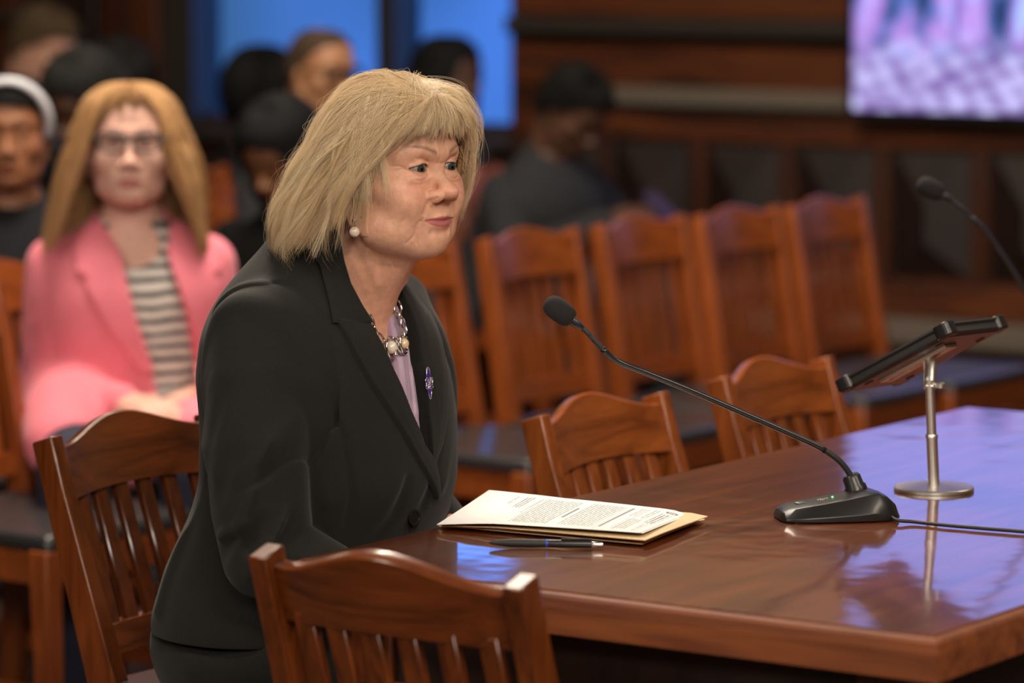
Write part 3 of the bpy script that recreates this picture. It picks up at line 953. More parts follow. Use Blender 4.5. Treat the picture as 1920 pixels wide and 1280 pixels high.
def sag(s, t):
    return -.0062 * max(0, (s - .70) / .30) ** 1.3 * (.15 + .85 * t) * (1 if s > .7 else 0) + .003 * max(0, (s - .6) / .4) * (1 - t) + .0012 * math.sin(3.2 * s + 1.5 * t) - .004 * max(0, (.08 - s) / .08) * (1 - t)


fold_c = [atZ(*p, zp + .0075) for p in ((1327, 971), (1210, 1017), (824, 981), (920, 938))]
lower, _ = sheet('manila_folder', [atZ(*p, zp + .0035) for p in ((1322, 973), (1205, 1019), (822, 984), (908, 938))], .0012, M_MANILA, lambda s, t: .0012 * math.sin(3 * t))
tag(lower, 'lower manila folder of the pile, lying on the table under the loose sheets', 'folder', 'folders in the paper pile')
for i in range(4):
    k = [atZ(*p, zp + .0060 + i * .0009) for p in ((1262 + 7 * i, 985 - 4 * i), (1168 + 9 * i, 1010 - i), (858 - 3 * i, 985 - i), (935, 935 - i))]
    o, _ = sheet('paper_sheet', k, .0004, M_PAPER, lambda s, t: -.0012 * s)
    tag(o, 'white sheet sandwiched between the two manila folders', 'paper', 'sheets between the folders')
upper, _ = sheet('manila_folder', [Vector(p) + Vector((0, 0, .0035)) for p in fold_c], .0012, M_MANILA, lambda s, t: .0020 * (1 - s) * (1 - t) - .0010 * s + min(0, sag(s, t)) * .75)
tag(upper, 'upper manila folder directly beneath the printed letter, its corner pointing at the microphone', 'folder', 'folders in the paper pile')
o, _ = sheet('paper_sheet', [q - Vector((0, 0, .0010)) + Vector((.004 if i in (0, 1) else 0, .003, 0)) for i, q in enumerate((c_ff, c_fn, c_nn, c_nf))], .0004, M_PAPER, sag)
tag(o, 'blank-edged white sheet just under the printed letter', 'paper')
letter, LP_ = sheet('printed_letter', [c_ff, c_fn, c_nn, c_nf], .0004, PG, sag)
tag(letter, 'white printed letter with round seal, topmost of the pile before the blonde woman', 'letter')
# pen
p0 = atZ(917, 1017, TZ + .006); p1 = atZ(1131, 1020, TZ + .006)
dv = (p1 - p0); Lp = dv.length; R = dv.normalized().to_track_quat('X', 'Z').to_matrix().to_4x4()
pen = empty('ballpoint_pen', p0); pen.rotation_euler = R.to_euler()
tag(pen, 'black ballpoint pen lying on the table in front of the papers', 'pen')
MX = Matrix.Rotation(math.radians(90), 4, 'Y')
MB().lathe([(.0008, 0), (.0022, .003), (.0040, .014), (.0052, .026), (.0053, .050), (.0050, .0705)], M=MX).build('grip', M_RUBBER, pen, auto=40)
MB().lathe([(.0051, .0705), (.0053, .0708), (.0053, .073), (.0051, .0733)], M=MX).build('ring', mat('blue_ring', (.02, .06, .5), .3), pen, auto=40)
MB().lathe([(.0051, .0733), (.0051, Lp - .016), (.0046, Lp - .014)], M=MX).build('barrel', M_BLACK, pen, auto=40)
MB().lathe([(.0030, Lp - .014), (.0030, Lp - .002), (.0025, Lp)], M=MX).build('push_button', M_SILVER, pen, auto=40)
mb = MB(); mb.box(Lp - .052, Lp - .014, -.0018, .0018, .0055, .0068); mb.box(Lp - .018, Lp - .014, -.0018, .0018, .0035, .0060)
mb.build('clip', M_BLACK, pen, bevel=.0005)
# ------------------------------------------------------------------ organic shapes: distance fields meshed on a stretched grid
def axis_pts(lo, hi, fine, coarse, f0=None, f1=None):
    """coordinates from lo to hi, spaced `fine` inside [f0, f1] and growing to `coarse` outside"""
    if f0 is None: return np.arange(lo, hi + coarse, coarse, dtype=np.float32)
    mid = list(np.arange(f0, f1, fine)); out = []
    x = f1; s = fine
    while x < hi: out.append(x); s = min(coarse, s * 1.15); x += s
    out.append(x); pre = []
    x = f0; s = fine
    while x > lo: s = min(coarse, s * 1.15); x -= s; pre.append(x)
    return np.array(pre[::-1] + mid + out, dtype=np.float32)


class Vol:
    def __init__(s, xs, ys, zs):
        s.ax = (xs, ys, zs)
        s.f = np.full((len(xs), len(ys), len(zs)), 0.5, np.float32)
        s.R = np.eye(3); s.o = np.zeros(3)

    def frame(s, R=None, o=(0, 0, 0)):
        """following shapes are given in a frame with rows R (local axes) and origin o"""
        s.R = np.eye(3) if R is None else np.array(R, float); s.o = np.array(o, float)

    def _win(s, lo, hi):
        c = np.array([[x, y, z] for x in (lo[0], hi[0]) for y in (lo[1], hi[1]) for z in (lo[2], hi[2])])
        w = c @ s.R + s.o
        a, b = w.min(0), w.max(0); sl = []
        for i in range(3):
            i0 = np.searchsorted(s.ax[i], a[i]); i1 = np.searchsorted(s.ax[i], b[i])
            if i1 - i0 < 1: return None
            sl.append(slice(max(0, i0 - 1), i1 + 1))
        return tuple(sl)

    def _co(s, sl):
        X = s.ax[0][sl[0]][:, None, None] - s.o[0]; Y = s.ax[1][sl[1]][None, :, None] - s.o[1]; Z = s.ax[2][sl[2]][None, None, :] - s.o[2]
        R = s.R.astype(np.float32)
        if np.allclose(R, np.eye(3)): return X.astype(np.float32), Y.astype(np.float32), Z.astype(np.float32)
        return tuple((X * R[i, 0] + Y * R[i, 1] + Z * R[i, 2]).astype(np.float32) for i in range(3))

    def op(s, fn, lo, hi, k=0.0, mode='add', pad=0.0):
        pad = pad or (k + .004)
        sl = s._win([l - pad for l in lo], [h + pad for h in hi])
        if sl is None: return
        d = fn(*s._co(sl)); f = s.f[sl]
        if mode == 'add':
            if k:
                h = np.clip(.5 + .5 * (f - d) / k, 0, 1); f[...] = f * (1 - h) + d * h - k * h * (1 - h)
            else: np.minimum(f, d, out=f)
        elif mode == 'sub':
            if k:
                h = np.clip(.5 - .5 * (f + d) / k, 0, 1); f[...] = f * (1 - h) - d * h + k * h * (1 - h)
            else: np.maximum(f, -d, out=f)
        elif mode == 'and': np.maximum(f, d, out=f)
        elif mode == 'plus': f += d

    def ell(s, c, r, k=0.0, mode='add', rot=None):
        c = np.array(c, np.float32); r = np.array(r, np.float32) if hasattr(r, '__len__') else np.array([r, r, r], np.float32)
        M = None if rot is None else np.array(rot, np.float32)

        def fn(X, Y, Z):
            x, y, z = X - c[0], Y - c[1], Z - c[2]
            if M is not None: x, y, z = (M[0, 0] * x + M[0, 1] * y + M[0, 2] * z, M[1, 0] * x + M[1, 1] * y + M[1, 2] * z, M[2, 0] * x + M[2, 1] * y + M[2, 2] * z)
            k0 = np.sqrt((x / r[0]) ** 2 + (y / r[1]) ** 2 + (z / r[2]) ** 2)
            k1 = np.sqrt((x / r[0] ** 2) ** 2 + (y / r[1] ** 2) ** 2 + (z / r[2] ** 2) ** 2) + 1e-6
            return k0 * (k0 - 1) / k1
        m = float(r.max()) if rot is not None else None
        e = r if m is None else np.array([m, m, m])
        s.op(fn, c - e, c + e, k, mode)

    def chain(s, pts, rs, k=0.0, mode='add', amp=None):
        """tapered capsules through pts; with mode 'groove' the field is raised (amp > 0) or lowered (amp < 0) along the line of width rs"""
        P = np.array(pts, np.float32)
        rs = np.array(rs if hasattr(rs, '__len__') else [rs] * len(P), np.float32)
        ext = float(rs.max()) * (2.6 if amp is not None else 1.0)

        def fn(X, Y, Z):
            best = None
            for i in range(len(P) - 1):
                a, b = P[i], P[i + 1]; ab_ = b - a; L = float((ab_ ** 2).sum()) + 1e-12
                t = np.clip(((X - a[0]) * ab_[0] + (Y - a[1]) * ab_[1] + (Z - a[2]) * ab_[2]) / L, 0, 1)
                d = np.sqrt((X - a[0] - t * ab_[0]) ** 2 + (Y - a[1] - t * ab_[1]) ** 2 + (Z - a[2] - t * ab_[2]) ** 2)
                r = rs[i] * (1 - t) + rs[i + 1] * t
                if amp is None: d = d - r
                else: d = -np.exp(-(d / r) ** 2) * (1 if len(P) < 3 else 1)
                best = d if best is None else np.minimum(best, d)
            return best if amp is None else -best * amp
        s.op(fn, P.min(0) - ext, P.max(0) + ext, k, 'plus' if amp is not None else mode)

    def fstroke(s, pts, w, amp, n=9):
        """a groove (amp > 0) or ridge along a line given in front view (x, z), laid on the surface that looks ahead"""
        P = []
        for i in range(len(pts) - 1):
            for j in range(n): P.append([pts[i][q] + (pts[i + 1][q] - pts[i][q]) * j / n for q in (0, 1)])
        P.append(list(pts[-1]))
        Q = []
        for x, z in P:
            i = min(len(s.ax[0]) - 1, int(np.searchsorted(s.ax[0], x))); k = min(len(s.ax[2]) - 1, int(np.searchsorted(s.ax[2], z)))
            col = np.nonzero(s.f[i, :, k] < 0)[0]
            Q.append((x, float(s.ax[1][col[-1]]) if len(col) else .08, z))
        Q = np.array(Q)
        if len(Q) > 4: Q[1:-1, 1] = (Q[:-2, 1] + Q[1:-1, 1] + Q[2:, 1]) / 3
        m = len(Q); t = np.linspace(0, 1, m); env = np.minimum(1, np.minimum(t, 1 - t) * 5 + .15)
        s.chain(Q, w * (.55 + .45 * env), amp=amp)

    def mesh(s):
        """naive surface nets"""
        f = s.f; ins = f < 0
        n = f.shape
        cnt = np.zeros((n[0] - 1, n[1] - 1, n[2] - 1), np.int8)
        for dx in (0, 1):
            for dy in (0, 1):
                for dz in (0, 1):
                    cnt += ins[dx:n[0] - 1 + dx, dy:n[1] - 1 + dy, dz:n[2] - 1 + dz]
        act = (cnt > 0) & (cnt < 8)
        I = np.argwhere(act)
        idx = np.full(act.shape, -1, np.int32); idx[act] = np.arange(len(I))
        S = np.zeros((len(I), 3), np.float64); C = np.zeros(len(I))
        ii = I.T
        val = {}
        for c in range(8):
            val[c] = f[ii[0] + (c & 1), ii[1] + ((c >> 1) & 1), ii[2] + ((c >> 2) & 1)]
        for a in range(8):
            for bit in (1, 2, 4):
                b = a | bit
                if b == a: continue
                va, vb = val[a], val[b]
                m = (va < 0) != (vb < 0)
                t = np.where(m, va / np.where(m, va - vb, 1), 0)
                off = np.zeros((len(I), 3))
                for q in range(3):
                    off[:, q] = (a >> q) & 1
                q = {1: 0, 2: 1, 4: 2}[bit]
                off[:, q] += t
                S[m] += off[m]; C[m] += 1
        S /= np.maximum(C, 1)[:, None]
        V = np.zeros_like(S)
        for q in range(3):
            x = s.ax[q].astype(np.float64); i = ii[q]
            V[:, q] = x[i] + S[:, q] * (x[i + 1] - x[i])
        Fs = []
        for q in range(3):
            u, v = (q + 1) % 3, (q + 2) % 3
            sl0 = [slice(None)] * 3; sl1 = [slice(None)] * 3
            sl0[q] = slice(0, n[q] - 1); sl1[q] = slice(1, n[q])
            A, B = ins[tuple(sl0)], ins[tuple(sl1)]
            E = np.argwhere(A != B)
            ok = (E[:, u] > 0) & (E[:, v] > 0) & (E[:, u] < n[u] - 1) & (E[:, v] < n[v] - 1)
            E = E[ok]
            fl = A[E[:, 0], E[:, 1], E[:, 2]]
            def g(du, dv):
                e = E.copy(); e[:, u] -= du; e[:, v] -= dv
                return idx[e[:, 0], e[:, 1], e[:, 2]]
            Q = np.stack([g(1, 1), g(0, 1), g(0, 0), g(1, 0)], 1)
            Q[~fl] = Q[~fl][:, ::-1]
            Fs.append(Q)
        return V, np.concatenate(Fs)


def sdpoly(P):
    """signed distance to a 2-D polygon"""
    P = np.array(P, np.float32)

    def fn(x, y):
        x, y = np.broadcast_arrays(x, y)
        d = np.full(x.shape, 1e9, np.float32); ins = np.zeros(x.shape, bool)
        n = len(P)
        for i in range(n):
            a, b = P[i], P[(i + 1) % n]; e = b - a
            t = np.clip(((x - a[0]) * e[0] + (y - a[1]) * e[1]) / (float(e @ e) + 1e-12), 0, 1)
            d = np.minimum(d, (x - a[0] - t * e[0]) ** 2 + (y - a[1] - t * e[1]) ** 2)
            c = (a[1] > y) != (b[1] > y)
            if e[1] != 0:
                ins ^= c & (x < e[0] * (y - a[1]) / e[1] + a[0])
        return np.where(ins, -1, 1) * np.sqrt(d)
    return fn


def rotz(deg):
    a = math.radians(deg); return np.array([[math.cos(a), math.sin(a), 0], [-math.sin(a), math.cos(a), 0], [0, 0, 1]])


# ------------------------------------------------------------------ a head, in its own frame: X to the person's right, Y ahead, Z up, origin between the ears at eye level
def head(v, full=1.0, fine=True, ear=True, jaw=1.0, smile=0.0, lips=1.0):
    w = full
    v.ell((0, -.012, .028), (.072, .092, .080))
    v.ell((0, .026, .034), (.061, .068, .058), .03)
    v.ell((0, .026, -.030), (.062 * w, .064, .072), .03)
    for s in (-1, 1):
        v.ell((s * .040 * w, .050, -.034), (.027 * w, .030, .026), .022)
        v.chain([(s * .056 * w, .002, -.052), (s * .046 * w * jaw, .030, -.084), (s * .016, .066, -.102)], [.016, .017, .014], .022)
    v.ell((0, .030, -.082), (.048 * w * jaw, .054, .030), .03)
    v.ell((0, .074, -.097), (.019, .018, .0155), .020)
    v.ell((0, .066, -.070), (.030, .031, .024), .02)
    for s in (-1, 1):
        v.chain([(s * .010, .0885, .017), (s * .028, .084, .021), (s * .046, .068, .016)], [.0085, .0095, .008], .016)
        v.ell((s * .031, .099, -.001), (.0165, .0155, .0115), .014, 'sub')
    # nose
    v.chain([(0, .082, .008), (0, .091, -.012), (0, .1035, -.032)], [.0078, .0074, .0088], .010)
    v.ell((0, .1100, -.0390), (.0122, .0128, .0105), .009)
    for s in (-1, 1):
        v.ell((s * .0136, .0985, -.0445), (.0088, .0125, .0090), .0045)
    if fine:
        for s in (-1, 1):
            v.ell((s * .0072, .1050, -.0530), (.0048, .0078, .0056), .002, 'sub')
            v.fstroke([(s * .0185, -.034), (s * .0225, -.042), (s * .0225, -.049), (s * .0190, -.053)], .0022, .0024)
    # mouth
    m, q = smile, lips
    v.chain([(-.023, .0860, -.0755 + m), (-.011, .0955, -.0722 + m * .3), (-.0035, .0990, -.0700), (0, .0988, -.0710), (.0035, .0990, -.0700), (.011, .0955, -.0722 + m * .3), (.023, .0860, -.0755 + m)],
            [.0022, .0040 * q, .0044 * q, .0042 * q, .0044 * q, .0040 * q, .0022], .004)
    v.chain([(-.020, .0870, -.0775 + m), (-.009, .0952, -.0800), (0, .0972, -.0808), (.009, .0952, -.0800), (.020, .0870, -.0775 + m)], [.0024, .0048 * q, .0052 * q, .0048 * q, .0024], .004)
    v.fstroke([(-.0300, -.0752 + m * 1.4), (-.012, -.0750 + m * .3), (0, -.0757), (.012, -.0750 + m * .3), (.0300, -.0752 + m * 1.4)], .0017, .0030)
    v.chain([(-.014, .092, -.0885), (0, .096, -.0900), (.014, .092, -.0885)], .0055, amp=.0030)
    v.chain([(0, .104, -.058), (0, .104, -.066)], .0030, amp=.0014)
    # eyes: lids over the eyeball, opened along an almond
    for s in (-1, 1):
        E = np.array((s * .0288, .0762, -.001), np.float32)
        v.ell(E, .01480, .0035)
        if fine:
            def cut(X, Y, Z, E=E, s=s):
                x = (X - E[0]) * s; z = Z - E[2]
                q = np.clip(1 - (x / .0142) ** 2, 0, 1)
                zt = .0045 * q ** .75 * (1 - x * 22) + .0002 - x * .03; zb = -.0050 * q ** .9 * (1 - x * 12) - x * .03
                d = np.maximum(np.maximum(z - zt, zb - z), np.maximum(np.abs(x) - .0142, E[1] + .003 - Y))
                return d
            v.op(cut, E - .02, E + .02, .0006, 'sub')
            v.ell(E, .0122, 0)
            v.chain([(E[0] - s * .0120, E[1] + .0110, .0075), (E[0], E[1] + .0145, .0092), (E[0] + s * .0135, E[1] + .0070, .0050)], .0015, amp=.0016)
    if ear:
        for s in (-1, 1):
            R = [[math.cos(.35), -s * math.sin(.35), 0], [s * math.sin(.35), math.cos(.35), 0], [0, 0, 1]]
            v.ell((s * .0735, -.006, -.018), (.0085, .0185, .032), .006, rot=R)
            v.ell((s * .0725, .006, -.054), (.0060, .0095, .0120), .006)
            if fine: v.ell((s * .0825, .000, -.014), (.0060, .0105, .020), .004, 'sub', rot=R)


def face_tint(P, skin, lip, brow, cheek=None, liner=(.05, .03, .025), smile=0.0, lips=1.0):
    """colours of the skin at points P of the head frame"""
    n = len(P); x, y, z = P[:, 0], P[:, 1], P[:, 2]
    C = np.tile(np.array(skin, np.float32), (n, 1))

    def mixc(c, m):
        m = np.clip(m, 0, 1)[:, None]
        C[:] = C * (1 - m) + np.array(c, np.float32) * m
    fr = (y > .04) & (np.abs(z) < .14)
    ax = np.abs(x)
    if cheek is not None:
        mixc(cheek, .55 * np.exp(-(((ax - .042) / .018) ** 2 + ((z + .035) / .017) ** 2)) * fr)
        mixc(cheek, .45 * np.exp(-((x / .014) ** 2 + ((z + .042) / .012) ** 2)) * (y > .095))
    # lips
    zt = -.0758 + .0098 * lips + (smile - .0098 * lips) * (ax / .0255) ** 1.6 - .0010 * np.exp(-(ax / .003) ** 2)
    zb = -.0758 - .0105 * lips + (smile + .0100 * lips) * (ax / .0255) ** 2
    m = np.clip((zt - z) / .0012 + .5, 0, 1) * np.clip((z - zb) / .0012 + .5, 0, 1) * (ax < .0255) * (y > .07)
    mixc(lip, m * .92)
    # brows
    zb0 = .0182 + .0090 * np.sin(np.clip((ax - .012) / .038, 0, 1) * 2.0)
    th = .0036 * (1 - .65 * np.clip((ax - .012) / .036, 0, 1))
    m = np.exp(-((z - zb0) / th) ** 2) * np.clip((ax - .010) / .003, 0, 1) * np.clip((.050 - ax) / .010, 0, 1) * (y > .05)
    m = m * (.75 + .25 * np.sin(x * 4200 + z * 2600))
    mixc(brow, m * .95)
    mixc((.16, .04, .03), .85 * np.exp(-(((ax - .0072) / .0045) ** 2 + ((y - .105) / .0065) ** 2 + ((z + .0505) / .0032) ** 2)) * fr)
    # lash line
    for s in (-1, 1):
        xx = (x - s * .0288) * s; zz = z + .001
        q = np.clip(1 - (xx / .0142) ** 2, 0, 1)
        zt = .0045 * q ** .75 * (1 - xx * 22) + .0002 - xx * .03; zb = -.0050 * q ** .9 * (1 - xx * 12) - xx * .03
        up = np.exp(-((zz - zt - .0003) / .0016) ** 2); lo = .60 * np.exp(-((zz - zb + .0003) / .0009) ** 2)
        mixc(liner, np.maximum(up, lo) * np.clip((xx + .0142) / .004, 0, 1) * (xx < .0150) * (y > .06))
    return C


def eyes(root, R, o, col=(.040, .047, .043), r=.0134, gaze=(0, 1, 0)):
    """eyeballs; R rows = head axes in the root frame, o = head origin"""
    R = np.array(R); g = np.array(gaze, float); g /= np.linalg.norm(g)
    for s in (-1, 1):
        n = 28; V = [(0, 0, 1.0)]; T = []
        rings = []
        for i in range(1, n):
            a = math.pi * i / n
            for j in range(32):
                b = 2 * math.pi * j / 32
                V.append((math.sin(a) * math.cos(b), math.sin(a) * math.sin(b), math.cos(a)))
        V.append((0, 0, -1.0)); V = np.array(V)
        F = []
        for j in range(32):
            F.append((0, 1 + j, 1 + (j + 1) % 32, 1 + (j + 1) % 32))
        for i in range(n - 2):
            for j in range(32):
                a = 1 + i * 32 + j; b = 1 + i * 32 + (j + 1) % 32
                F.append((a, a + 32, b + 32, b))
        e = len(V) - 1
        for j in range(32): F.append((e, 1 + (n - 2) * 32 + (j + 1) % 32, 1 + (n - 2) * 32 + j, 1 + (n - 2) * 32 + j))
        ang = np.degrees(np.arccos(np.clip(V[:, 2], -1, 1)))
        tint = np.where((ang < 11.5)[:, None], (.004, .004, .004), np.where((ang < 25.5)[:, None], col, np.where((ang < 29)[:, None], (.03, .035, .035), (.29, .235, .215))))
        z = g; x = np.cross((0, 0, 1), z); x /= np.linalg.norm(x); y = np.cross(z, x)
        L = V * r
        L = L[:, :1] * x + L[:, 1:2] * y + L[:, 2:] * z + np.array((s * .0288, .0763, -.001))
        Wp = L @ R + np.array(o)
        me_f = [tuple(dict.fromkeys(f)) for f in F]
        me = bpy.data.meshes.new('eye'); me.from_pydata([tuple(p) for p in Wp], [], me_f); me.update()
        ca = me.color_attributes.new('tint', 'FLOAT_COLOR', 'POINT')
        c4 = np.ones((len(V), 4), np.float32); c4[:, :3] = tint; ca.data.foreach_set('color', c4.ravel())
        me.polygons.foreach_set('use_smooth', [True] * len(me.polygons))
        me.materials.append(mat('eye_surface', (1, 1, 1), .18, vcol=True, spec=.2))
        ob = bpy.data.objects.new('eye', me); COL.objects.link(ob); ob.parent = root


def hand(v, wrist, d, n, side=1, curl=.5, size=1.0, k=.004):
    """palm and five fingers: wrist point, pointing direction d, palm normal n"""
    d = np.array(d, float); d /= np.linalg.norm(d); n = np.array(n, float); n -= d * (n @ d); n /= np.linalg.norm(n)
    l = np.cross(n, d) * side       # towards the thumb
    w = np.array(wrist, float); S = size
    v.chain([w, w + d * .02 * S, w + d * .075 * S], [.024 * S, .026 * S, .026 * S], .01) if False else None
    for q in (-.028, -.0095, .0095, .028):
        v.chain([w + l * q * .5 * S, w + (d * .078 + l * q) * S], [.0145 * S, .0115 * S], .012)
    v.chain([w + l * .012 * S, w + (d * .045 + l * .026) * S], [.017 * S, .014 * S], .012)
    for q, L in ((.029, .072), (.0100, .080), (-.0095, .075), (-.028, .058)):
        p = w + (d * .080 + l * q) * S; a = 0; pts = [p]; rr = [.0092 * S]
        for i, (fr, bend) in enumerate(((.45, .6), (.30, .9), (.25, .6))):
            a += curl * bend
            p = p + (d * math.cos(a) + n * math.sin(a)) * L * fr * S; pts.append(p); rr.append((.0086 - .0009 * i) * S)
        v.chain(pts, rr, .003)
    p = w + (d * .028 + l * .030) * S
    pts = [p, p + (d * .022 + l * .022 + n * .008) * S, p + (d * .046 + l * .030 + n * .018 * (1 + curl)) * S, p + (d * .066 + l * .030 + n * .026 * (1 + curl)) * S]
    v.chain(pts, [.0125 * S, .0105 * S, .0095 * S, .0080 * S], .006)


def skin_mat(name, rough=.48):
    return mat(name, (1, 1, 1), rough, vcol=True, sss=.12, spec=.42, noise=(110, .13, (1, 1, 1)), bump=(330, .35, .0008, (1, 1, 1)))
# ------------------------------------------------------------------ the blonde woman in the dark suit
HTURN = 7.5        # the head is turned a little further towards the camera than the chest
MO = W(3.82, -2.925, 0)
SEC = np.array([(.44, -.07, .17, .14, .14), (.50, -.07, .19, .15, .15), (.60, -.066, .20, .155, .155), (.67, -.046, .195, .155, .150), (.743, -.013, .185, .155, .145), (.785, .0, .183, .155, .142),
                (.86, .002, .185, .150, .140), (.926, -.003, .188, .142, .140), (.98, -.006, .178, .125, .132), (1.015, -.01, .158, .108, .118), (1.045, -.015, .125, .090, .100),
                (1.075, -.018, .085, .07, .078), (1.10, -.020, .055, .055, .055), (1.13, -.010, .05, .05, .05)], np.float32)


def torso_f(off=0.0, SECT=SEC, p=2.2, sig=.011):
    # resample the sections finely and ease their corners
    zz = np.linspace(SECT[0, 0], SECT[-1, 0], 400); dz = zz[1] - zz[0]
    k = np.exp(-.5 * (np.arange(-60, 61) * dz / sig) ** 2); k /= k.sum()
    S2 = np.stack([zz] + [np.convolve(np.pad(np.interp(zz, SECT[:, 0], SECT[:, i]), 60, mode='edge'), k, 'valid') for i in range(1, 5)], 1).astype(np.float32)
    SECT = S2

    def fn(X, Y, Z):
        vc, a, bf, bb = [np.interp(Z, SECT[:, 0], SECT[:, i]).astype(np.float32) for i in (1, 2, 3, 4)]
        y = Y - vc; b = np.where(y > 0, bf, bb)
        q = (np.abs(X) / a) ** p + (np.abs(y) / b) ** p
        g = q ** (1 / p)
        return (g - 1) * np.minimum(a, b) * .92 - off
    return fn


woman = empty('person', MO, math.atan2(-BX[0], BX[1]))
tag(woman, 'woman with short blonde hair, dark grey suit and pearl earring seated at the table', 'person')
# body frame: X = her right (towards the camera), Y = ahead (+B)
HC = np.array((0.0, .103, 1.206))                       # head origin in the body frame
def _hx():
    a = math.radians(HTURN)
    fwd = np.array((math.sin(a), math.cos(a), 0)); right = np.array((math.cos(a), -math.sin(a), 0))
    return np.stack([right, fwd, np.array((0, 0, 1.0))])


HR = _hx()
# the body is meshed in the head's frame (fine there), so bring chest and arms into it
xs = axis_pts(-.26, .26, .00095, .007, -.078, .078)
ys = axis_pts(-.30, .20, .00095, .007, -.02, .124)
zs = axis_pts(-.76, .12, .00095, .007, -.128, .045)
v = Vol(xs, ys, zs)
BR = HR.T.copy()                # rows: body axes in head frame coordinates
bo = -(HR @ HC)                 # body origin in head frame
v.frame(BR, bo)
SKS = SEC.copy(); SKS[:, 2:] -= .022
v.op(torso_f(0.0, SKS), (-.2, -.24, .47), (.2, .2, 1.07), .0)
SH = {}
for s in (-1, 1):
    sh = np.array((s * .145, .0, .985)) if s > 0 else np.array((-.130, .0, .985))
    el = np.array((.192, .046, .72)) if s > 0 else np.array((-.155, .015, .735)); wr = np.array((s * .085, .215, .655))
    SH[s] = (sh, el, wr)
    v.chain([sh, el, wr], [.044, .036, .026], .03)
    hand(v, wr, (-s * .25, .9, -.28), (0, -.3, -1), side=-s, curl=.35)
v.frame()
nb = HR @ (np.array((0, .038, 1.035)) - HC)
v.chain([(0, -.020, -.040), (0, -.030, -.095), nb], [.058, .055, .062], .03)
v.chain([(0, .042, -.100), (0, .012, -.126), (0, -.032, -.170)], [.019, .026, .028], .024)
for s in (-1, 1): v.ell((s * .0725, .013, -.068), (.0055, .0085, .0125), .008)
head(v, full=1.10, jaw=1.08, smile=.0010, lips=.60)
# softness of age: jowls, bags, folds
for s in (-1, 1):
    v.ell((s * .040, .050, -.084), (.020, .023, .018), .018)
    v.ell((s * .037, .072, -.052), (.021, .021, .020), .018)
    v.ell((s * .031, .0790, -.0175), (.0135, .0080, .0060), .012)
    v.fstroke([(s * .0190, -.046), (s * .0255, -.056), (s * .0310, -.067)], .0034, .0016)
    v.fstroke([(s * .0300, -.0715), (s * .0335, -.080), (s * .0340, -.090), (s * .0310, -.101)], .0026, .0024)
    v.fstroke([(s * .0345, -.090), (s * .0425, -.101)], .0022, .0012)
    v.fstroke([(s * .0175, -.0120), (s * .0230, -.0190), (s * .0320, -.0215), (s * .0420, -.0185)], .0020, .0006)
    v.fstroke([(s * .0220, -.0240), (s * .0300, -.0270), (s * .0390, -.0260)], .0020, .0004)
    v.fstroke([(s * .0170, -.0085), (s * .0240, -.0130), (s * .0320, -.0145), (s * .0400, -.0120)], .0030, -.0006)
    for i, (dz, l) in enumerate(((.005, .013), (-.001, .016), (-.007, .014))):
        v.fstroke([(s * .0465, -.001 + dz * .4), (s * (.0465 + l * .5), -.002 + dz * .8), (s * (.0465 + l), -.005 + dz * 1.5)], .0016, .0006)
    v.fstroke([(s * .0055, .006), (s * .0065, .016), (s * .0055, .027)], .0019, .0005)
    v.fstroke([(s * .055, -.036), (s * .050, -.055), (s * .051, -.074)], .0036, .0006)
    v.fstroke([(s * .024, -.0700), (s * .0290, -.0730)], .0032, -.0010)
    v.fstroke([(s * .040, -.006), (s * .046, -.003), (s * .050, .000)], .0022, .0009)
    # cords and creases of the neck
    v.chain([(s * .053, -.004, -.075), (s * .046, .004, -.115), (s * .030, .012, -.160)], [.009, .009, .009], amp=-.0035)
    for q in (.0, .012, .022):
        v.chain([(s * (.056 - q), .004 + q, -.078), (s * (.049 - q), .016 + q * .7, -.112), (s * (.040 - q), .022 + q * .3, -.140)], .0020, amp=.0009)
v.chain([(-.03, .040, -.130), (0, .058, -.134), (.03, .040, -.130)], .0026, amp=.0010)
v.chain([(-.03, .030, -.146), (0, .048, -.150), (.03, .030, -.146)], .0024, amp=.0009)
v.fstroke([(-.008, .0050), (0, .0045), (.008, .0050)], .0020, .0007)
for i in range(-3, 4):
    v.fstroke([(i * .0042, -.060), (i * .0048, -.0665)], .0010, .0003, 4)
for z0 in (.034, .044, .054):
    v.fstroke([(-.03, z0), (0, z0 + .002), (.03, z0)], .0022, .0006)
V, Fq = v.mesh(); del v
SKIN = (.72, .40, .275)
T = face_tint(V, SKIN, (.42, .105, .110), (.15, .085, .045), cheek=(.66, .25, .18), liner=(.045, .028, .02), smile=.0010, lips=.68)
# mottling, a dark mole on the jaw, redder neck
nk = np.clip((-.105 - V[:, 2]) / .03, 0, 1)[:, None] * .5
T = T * (1 - nk) + np.array((.62, .30, .20)) * nk
md = np.linalg.norm(V - np.array((.0665, .022, -.070)), axis=1); md = np.linalg.norm(V - V[md.argmin()], axis=1); T[md < .0012] = (.12, .05, .03)
def shorten(P):
    # a shorter lower face
    P = P.copy()
    P[:, 2] = np.interp(P[:, 2], (-1.2, -.128, -.1125, -.0758, -.056, -.039, -.020, -.010, .3), (-1.1975, -.1255, -.1095, -.0690, -.0475, -.0305, -.0150, -.0090, .301))
    return P


V = shorten(V)
Vb = V @ HR + HC
npmesh('body', Vb, Fq, skin_mat('fair_skin'), woman, T)
HV = V
eyes(woman, HR, HC, gaze=(.09, 1, -.03))
# ------------------------------------------------------------------ her clothes
def inroot(p):
    """world point to her body frame"""
    d = Vector(p) - MO
    return np.array((-(d.x * AX[0] + d.y * AX[1]), d.x * BX[0] + d.y * BX[1], d.z))


